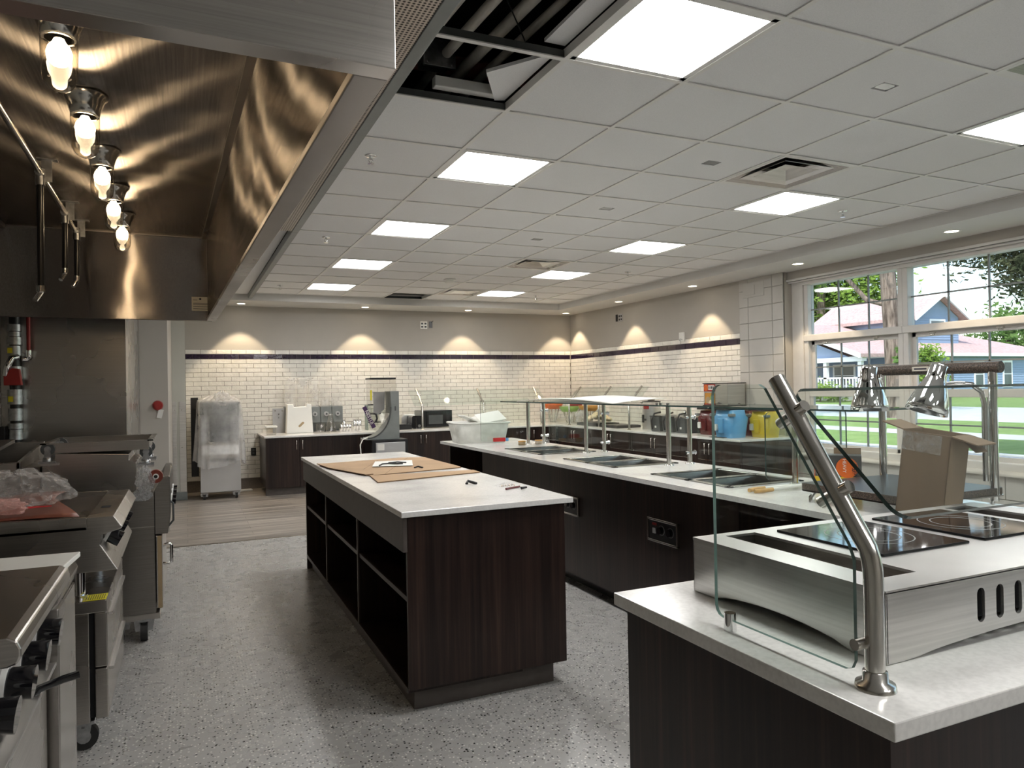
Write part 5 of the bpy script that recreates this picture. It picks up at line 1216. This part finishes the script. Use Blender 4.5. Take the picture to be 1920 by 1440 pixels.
for k in range(26):
    a = rnd.uniform(0, 6.28); d = rnd.uniform(0, 1)**.6
    tag(obj('bread_roll', MB().sphere((5.80+.13*d*math.cos(a), 9.63+.24*d*math.sin(a), hb+.075+.11*(1-d)+rnd.uniform(0, .02)), rnd.uniform(.035, .048), 6, sq=(1, 1.2, .75)), 'popcorn'), 'pale roll in the heap on the black tray', 'bread roll', 'rolls heaped on the black tray')
crumple('wrapped_pack', 'silver grey plastic wrapped pack beside the heap of rolls', (5.74, 10.02, hb+.10), (.10, .10, .10), 'bubble_wrap', 33, 'wrapped pack')
t = thing('drink_urn', 'tall stainless drink urn with a black lid', 'urn', (5.85, 8.3, hb))
obj('body', MB().cyl((5.85, 8.3, hb), (5.85, 8.3, 1.185), .125, n=28), 'steel_bright', t, bevel=.004)
obj('lid', MB().lathe([(.128, 0), (.128, .015), (.05, .02), (.05, .035), (.001, .036)], (5.85, 8.3, 1.185)), 'black_plastic', t)
obj('red_label', MB().grid(9, 2, lambda u, v: (5.85+.1275*math.cos(R(178+42*u)), 8.3+.1275*math.sin(R(178+42*u)), 1.095+.07*v)), 'red', t)
obj('spigot', MB().cyl((5.735, 8.27, .95), (5.68, 8.256, .95), .016, n=10).box(5.668, 5.692, 8.245, 8.268, .915, 1.02), 'black_plastic', t)
for k, (x, y) in enumerate(((5.72, 7.86), (5.72, 7.60), (5.74, 7.36))):
    t = thing('topping_bin', ['grey topping bin with a black handle, nearest the urn', 'grey topping bin with a black handle, middle of three', 'grey topping bin with steel fittings, nearest the dispensers'][k], 'topping bin', (x, y, hb), 0, 'grey topping bins')
    obj('bin', MB().prism([(x-.12, hb), (x+.12, hb), (x+.14, hb+.19), (x-.14, hb+.19)], 'y', y-.10, y+.10), 'dark_grey', t, bevel=.008)
    obj('lid', MB().box(x-.14, x+.14, y-.105, y+.105, hb+.19, hb+.205), 'black_plastic' if k < 2 else 'post_steel', t, bevel=.004)
    obj('handle', MB().tube([(x-.13, y+.06, hb+.03), (x-.17, y+.02, hb+.14), (x-.15, y-.02, hb+.235), (x-.05, y-.02, hb+.25)], .012, 8), 'black_plastic', t)
    obj('badge', MB().box(x-.134, x-.128, y-.03, y+.0, hb+.05, hb+.075), 'paper', t)
    if k == 2:
        for q in (-.05, .03): obj('fitting', MB().lathe([(.03, 0), (.035, .03), (.02, .075), (.001, .08)], (x-.02, y+q, hb+.205)), 'chrome', t)
def dispenser(lab, x, y, mt, sticker, tall=.30, sz=1.0):
    t = thing('pump_dispenser', lab, 'dispenser', (x, y, hb), 0, 'colour coded pouch dispensers')
    w0, d0 = .125*sz, .15*sz
    lo_ = rrect(2*w0*.82, 2*d0*.82, .05, 4); hi_ = rrect(2*w0, 2*d0, .06, 4); nn = len(lo_)
    m = MB().add([(x+a, y+b_, hb) for a, b_ in lo_]+[(x+a, y+b_, hb+tall*.72) for a, b_ in hi_]+[(x+a*.86, y+b_*.86, hb+tall*.80) for a, b_ in hi_]+[(x+a*.80, y+b_*.80, hb+tall) for a, b_ in hi_], [], 0)
    for L in range(3):
        for i in range(nn): m.f.append([L*nn+i, L*nn+(i+1) % nn, (L+1)*nn+(i+1) % nn, (L+1)*nn+i]); m.m.append(0); m.s.append(True)
    m.f.append(list(range(3*nn, 4*nn))); m.m.append(0); m.s.append(False)
    obj('body', m, mt, t)
    obj('spout', MB().prism([(y-.03, hb+.05), (y+.03, hb+.05), (y+.05, hb+tall*.70), (y-.05, hb+tall*.70)], 'x', x-w0-.012, x-w0*.8), mt, t, bevel=.01)
    obj('pump_lid', MB().prism([(x-w0*1.15, hb+tall+.012), (x+w0*.85, hb+tall+.0), (x+w0*.85, hb+tall+.035), (x-w0*.6, hb+tall+.06), (x-w0*1.15, hb+tall+.03)], 'y', y-d0*.7, y+d0*.7), 'black_plastic', t, bevel=.006)
    obj('pump_arm', MB().tube([(x-w0*.5, y, hb+tall+.05), (x-w0*1.2, y, hb+tall+.075), (x-w0*1.5, y, hb+tall+.06)], .014, 8), 'black_plastic', t)
    obj('grey_shoulder', MB().box(x-w0*1.02, x-w0*.6, y-d0*1.08, y-d0*.72, hb+tall*.78, hb+tall*.88).box(x-w0*1.02, x-w0*.6, y+d0*.72, y+d0*1.08, hb+tall*.78, hb+tall*.88), 'mid_grey', t, bevel=.004)
    obj('sticker', MB().prism(rrect(.05, .075, .015, cx=y+.075*sz, cy=hb+.115), 'x', x-w0*1.0-.014, x-w0*.7), sticker, t)
dispenser('dark red pouch dispenser, leftmost of the row', 5.78, 6.96, 'dark_red', 'paper', .29)
dispenser('large light blue pouch dispenser', 5.62, 6.45, 'blue', 'paper', .31, 1.12)
dispenser('dark red pouch dispenser between the blue and yellow ones', 6.0, 6.585, 'dark_red', 'paper', .29, .9)
dispenser('yellow pouch dispenser at the end of the worktop', 5.93, 6.24, 'yellow', 'paper', .29)
tag(obj('black_mat', MB().box(5.45, 5.62, 6.38, 6.62, hb, hb+.006), 'black_rubber'), 'thin black mat between the dispensers', 'mat')
t = thing('cheese_dispenser', 'tall steel dispenser with a food picture behind the dispensers', 'dispenser', (6.0, 7.12, hb))
obj('body', MB().box(5.94, 6.21, 6.86, 7.30, hb, 1.425), 'steel_bright', t, bevel=.003)
obj('lid', MB().box(5.93, 6.22, 6.85, 7.31, 1.425, 1.435), 'black_plastic', t)
obj('red_header', MB().box(5.933, 5.94, 7.08, 7.29, 1.33, 1.42), 'red', t); obj('seal', MB().cyl((5.933, 7.245, 1.375), (5.93, 7.245, 1.375), .04, n=18), 'orange', t)
tx = obj('name_strip', MB().box(5.930, 5.9335, 7.09, 7.20, 1.35, 1.405), 'paper', t); obj('name_print', MB().box(5.9292, 5.9302, 7.10, 7.115, 1.362, 1.394).box(5.9292, 5.9302, 7.125, 7.145, 1.362, 1.394).box(5.9292, 5.9302, 7.155, 7.165, 1.362, 1.394).box(5.9292, 5.9302, 7.175, 7.19, 1.362, 1.394), 'ink', tx)
pc = obj('food_picture', MB().box(5.933, 5.94, 7.09, 7.27, 1.10, 1.31), 'amber', t)
for k, (yy, zz, rr_, mt) in enumerate(((7.21, 1.22, .045, 'tan'), (7.15, 1.18, .05, 'popcorn'), (7.22, 1.14, .03, 'red'), (7.14, 1.25, .03, 'green'))): obj('picture_shape', MB().cyl((5.933, yy, zz), (5.9315-.0005*k, yy, zz), rr_, n=14), mt, pc)
# ================================================================== OUTSIDE
def zg(x): return -.45+(x-12)*.75/32 if x > 12 else -.45
def strip(name, xa, xb, mat, lift=0, n=6, ya=-60, yb=140):
    m = MB()
    for i in range(n):
        p, q = xa+(xb-xa)*i/n, xa+(xb-xa)*(i+1)/n
        m.quad((p, ya, zg(p)+lift), (q, ya, zg(q)+lift), (q, yb, zg(q)+lift), (p, yb, zg(p)+lift))
    return struct(name, m, mat)
strip('ground', 6.7, 10.5, 'grass'); strip('street', 10.5, 17.0, 'asphalt')
struct('kerb', MB().box(17.0, 17.3, -60, 140, -.5, zg(17.3)+.02), 'concrete')
strip('lawn', 17.3, 20.6, 'grass'); strip('sidewalk', 20.6, 22.0, 'concrete', .005); strip('lawn', 22.0, 26.5, 'grass')
strip('driveway', 26.5, 35.0, 'concrete', .0); strip('lawn', 35.0, 120.0, 'grass')
# blue house
ho = thing('blue_house', 'blue clapboard house with pink shingle roof across the street', 'house', (48, 34, .3))
def clap(p0, p1, z0, z1, mat, par, step=.16):
    m = MB(); d = Vector((p1[0]-p0[0], p1[1]-p0[1], 0)); nrm = Vector((d.y, -d.x, 0)).normalized()
    if nrm.x > 0 or (abs(nrm.x) < .1 and nrm.y > 0): nrm = -nrm
    z = z0
    while z < z1-.01:
        zz = min(z+step, z1); a = Vector((*p0, 0)); b_ = Vector((*p1, 0))
        m.quad(a+nrm*.03+Vector((0, 0, z)), b_+nrm*.03+Vector((0, 0, z)), b_+nrm*.005+Vector((0, 0, zz)), a+nrm*.005+Vector((0, 0, zz)))
        m.quad(a+Vector((0, 0, z)), b_+Vector((0, 0, z)), b_+nrm*.03+Vector((0, 0, z)), a+nrm*.03+Vector((0, 0, z)))
        z = zz
    return obj('siding', m, mat, par)
X0, Y0 = 42.0, 31.0
obj('core', MB().box(X0, 56, Y0, 45, -.3, 3.1), 'siding', ho)
clap((X0, Y0), (56, Y0), .3, 2.95, 'siding', ho); clap((X0, 46), (X0, Y0), .3, 2.95, 'siding', ho)
obj('foundation', MB().box(X0-.02, 56.02, Y0-.03, 45, -.4, .32), 'light_grey', ho)
obj('eave_board', MB().box(X0-.5, 56.5, Y0-.5, Y0-.42, 2.95, 3.15), 'house_trim', ho); obj('eave_board', MB().box(X0-.5, X0-.42, Y0-.5, 46, 2.95, 3.15), 'house_trim', ho)
obj('main_roof', MB().add([(X0-.5, Y0-.5, 3.15), (56.5, Y0-.5, 3.15), (56.5, 46, 3.15), (X0-.5, 46, 3.15), (46.5, 37.5, 5.4), (51.5, 37.5, 5.4)], [(0,1,5,4), (1,2,5), (2,3,4,5), (3,0,4), (0,3,2,1)]), 'shingle', ho)
def hwin(par, x, y, z0, z1, w_, axis='x'):
    B = (lambda a0, a1, d0, d1, p, q: MB().box(x+a0, x+a1, y-d1, y-d0, p, q)) if axis == 'x' else (lambda a0, a1, d0, d1, p, q: MB().box(x-d1, x-d0, y+a0, y+a1, p, q))
    f = MB(); t_ = .14
    fr = obj('window', B(-w_/2-t_, w_/2+t_, .0, .06, z0-t_, z1+t_), 'house_trim', par)
    for p, q in ((z0, (z0+z1)/2-.03), ((z0+z1)/2+.03, z1)): obj('pane', B(-w_/2, w_/2, .06, .07, p, q), 'house_glass', fr)
hwin(ho, 48.0, Y0, 1.0, 2.55, .75); hwin(ho, 51.0, Y0, 1.0, 2.55, .75); hwin(ho, 54.3, Y0, 1.0, 2.55, .75)
hwin(ho, 46.2, Y0-.0, -.02, .22, .6)
def gable(a0, a1, z0, ac, z1, t, ax, lo, hi):
    return MB().prism([(a0, z0), (ac, z1), (ac, z1+t), (a0, z0+t)], ax, lo, hi).prism([(ac, z1), (a1, z0), (a1, z0+t), (ac, z1+t)], ax, lo, hi)
# upper storey with gable
obj('upper_core', MB().box(44.6, 49, 33, 41, 3, 5.75).prism([(44.6, 5.75), (49, 5.75), (46.8, 7.1)], 'y', 33, 41), 'siding', ho)
clap((44.6, 33), (49, 33), 4.2, 5.75, 'siding', ho)
obj('upper_roof', gable(44.0, 49.6, 5.45, 46.8, 7.15, .22, 'y', 32.5, 41.5), 'shingle', ho)
obj('rake_board', gable(43.97, 49.63, 5.40, 46.8, 7.13, .26, 'y', 32.38, 32.5), 'house_trim', ho)
hwin(ho, 46.8, 33, 4.75, 5.45, 1.3)
# front porch with gable
po = obj('porch_deck', MB().box(38.6, X0, 32.2, 44, .2, .75), 'light_grey', ho)
for y in (32.5, 35.2, 38.0, 41, 43.8): obj('porch_post', MB().box(38.7, 38.95, y-.13, y+.13, .75, 2.75), 'house_trim', ho)
obj('porch_beam', MB().box(38.6, 39.0, 32.2, 44.2, 2.7, 3.0), 'house_trim', ho)
obj('porch_gable', MB().prism([(33.3, 3.0), (44.2, 3.0), (38.7, 5.0)], 'x', 38.75, 38.85), 'siding', ho)
obj('porch_roof', gable(32.0, 45.4, 2.95, 38.7, 5.35, .22, 'x', 38.2, 46), 'shingle', ho)
obj('porch_rake', gable(31.97, 45.43, 2.90, 38.7, 5.32, .28, 'x', 38.06, 38.2), 'house_trim', ho)
rl_ = obj('porch_rail', MB().box(38.7, 38.78, 32.4, 44, 1.62, 1.72).box(38.7, 38.78, 32.4, 44, .88, .95), 'house_trim', ho)
for k in range(46): obj('baluster', MB().box(38.71, 38.77, 32.5+.25*k, 32.58+.25*k, .95, 1.62), 'house_trim', rl_)
hwin(ho, X0, 36.5, 1.2, 2.5, 1.6, 'y'); hwin(ho, X0, 40.5, 1.2, 2.5, 1.2, 'y')
rp = thing('ramp_rail', 'white wooden ramp railing in front of the blue house', 'railing', (40, 31, .3))
for z in (.75, 1.25): obj('rail', MB().tube([(38.6, 32.4, z+.35), (36.5, 29.8, z+.1), (34.5, 27.4, z-.2)], .06, 6), 'house_trim', rp)
for x, y, z in ((37.9, 31.5, 1.55), (36.5, 29.8, 1.4), (35.2, 28.2, 1.2)): obj('post', MB().box(x-.07, x+.07, y-.07, y+.07, .0, z), 'house_trim', rp)
# trees
def leaves(m, c, rad, n, size, rnd, clusters=40):
    cl = []
    for _ in range(clusters):
        while True:
            p = Vector((rnd.uniform(-1, 1), rnd.uniform(-1, 1), rnd.uniform(-1, 1)))
            if .25 < p.length < 1: break
        cl.append(Vector((c[0]+p.x*rad[0], c[1]+p.y*rad[1], c[2]+p.z*rad[2])))
    for k in range(n):
        q = cl[k % clusters]; s_ = .22*sum(rad)/3
        p = q+Vector((rnd.gauss(0, s_), rnd.gauss(0, s_), rnd.gauss(0, s_*.8)))
        a = Vector((rnd.gauss(0, 1), rnd.gauss(0, 1), rnd.gauss(0, 1))).normalized(); b_ = a.orthogonal().normalized()
        L = size*rnd.uniform(.6, 1.3)
        m.add([p-a*L, p+b_*L*.45, p+a*L, p-b_*L*.45], [(0,1,2,3)])
def tree(name, lab, base, trunk, crowns, mat, seed, size=.16, cat='tree'):
    t = thing(name, lab, cat, base)
    rnd = random.Random(seed)
    for pts, rs in trunk: obj('trunk', MB().tube(pts, .1, 14, rs=rs), 'bark', t)
    m = MB()
    for c, rad, n, cl in crowns: leaves(m, c, rad, n, size, rnd, cl)
    obj('foliage', m, mat, t)
tree('street_tree', 'big rough barked tree between window and house', (27, 20.9, -.1),
     [([(27.1, 20.8, -.2), (27, 20.9, .1), (27, 20.95, 1.0), (27.0, 21.05, 3.5), (26.95, 21.15, 6), (26.9, 21.3, 9)], [.62, .42, .33, .31, .31, .28]),
      ([(26.95, 21.1, 4.6), (26.6, 21.9, 4.9), (26.3, 22.9, 6.2), (26, 23.8, 8)], [.12, .1, .09, .07])],
     [((26.5, 22.5, 10.5), (4, 4, 2.4), 5000, 45), ((27, 25.0, 6.2), (1.2, 1.5, 1.0), 500, 9), ((26.6, 20.1, 2.6), (.4, .5, .5), 220, 5)], 'leaf_mid', 5, .17)
tree('shade_tree', 'dark leafy branches of a near tree at the upper right of the window', (17, 6.0, -.4),
     [([(17, 5.0, -.4), (17, 5.1, 2.5), (17, 5.6, 5.0), (16.8, 7.4, 6.6)], [.35, .28, .2, .1]), ([(17, 5.6, 5.0), (16.6, 8.0, 5.4), (16.3, 9.8, 5.1)], [.12, .08, .04])],
     [((16.4, 9.6, 4.75), (1.3, 1.7, .75), 9000, 60), ((16.4, 9.2, 3.7), (1.0, .9, .7), 3600, 30), ((16.4, 10.9, 4.9), (.9, .8, .35), 1500, 16)], 'leaf_dark', 8, .075)
tree('garden_tree', 'bright green tree standing behind the left end of the blue house', (57, 59, .4),
     [([(57, 59, .4), (57, 59.1, 4), (56.8, 59.4, 9), (56.5, 60, 13)], [.6, .5, .42, .3]), ([(57.5, 53, .4), (57.8, 53, 6), (57.7, 52.6, 14)], [.5, .45, .3])],
     [((60, 54.5, 10.6), (5.5, 6.5, 5.5), 15000, 90), ((59, 60, 9), (5.5, 5.5, 4.5), 8000, 60)], 'leaf_bright', 11, .3)
tree('garden_tree', 'tall green tree behind the right half of the blue house', (66, 40, .4), [([(66, 40, .4), (66, 40, 6)], [.5, .4])], [((66, 39, 4.5), (5, 5, 3.0), 4200, 40)], 'leaf_mid', 13, .3)
tree('garden_shrub', 'light green shrub at the corner of the blue house', (40.5, 29.5, .3), [([(40.5, 29.5, .2), (40.5, 29.5, 1.5)], [.08, .05])], [((40.5, 29.5, 2.2), (1.1, 1.1, 1.5), 2600, 30)], 'leaf_bright', 17, .14, 'shrub')
tree('garden_shrub', 'low yellow green shrub under the porch railing', (37.5, 34.5, .2), [([(37.5, 34.5, .1), (37.5, 34.5, .6)], [.05, .03])], [((37.5, 34.5, .75), (.6, 2.4, .4), 1500, 20)], 'leaf_bright', 19, .12, 'shrub')
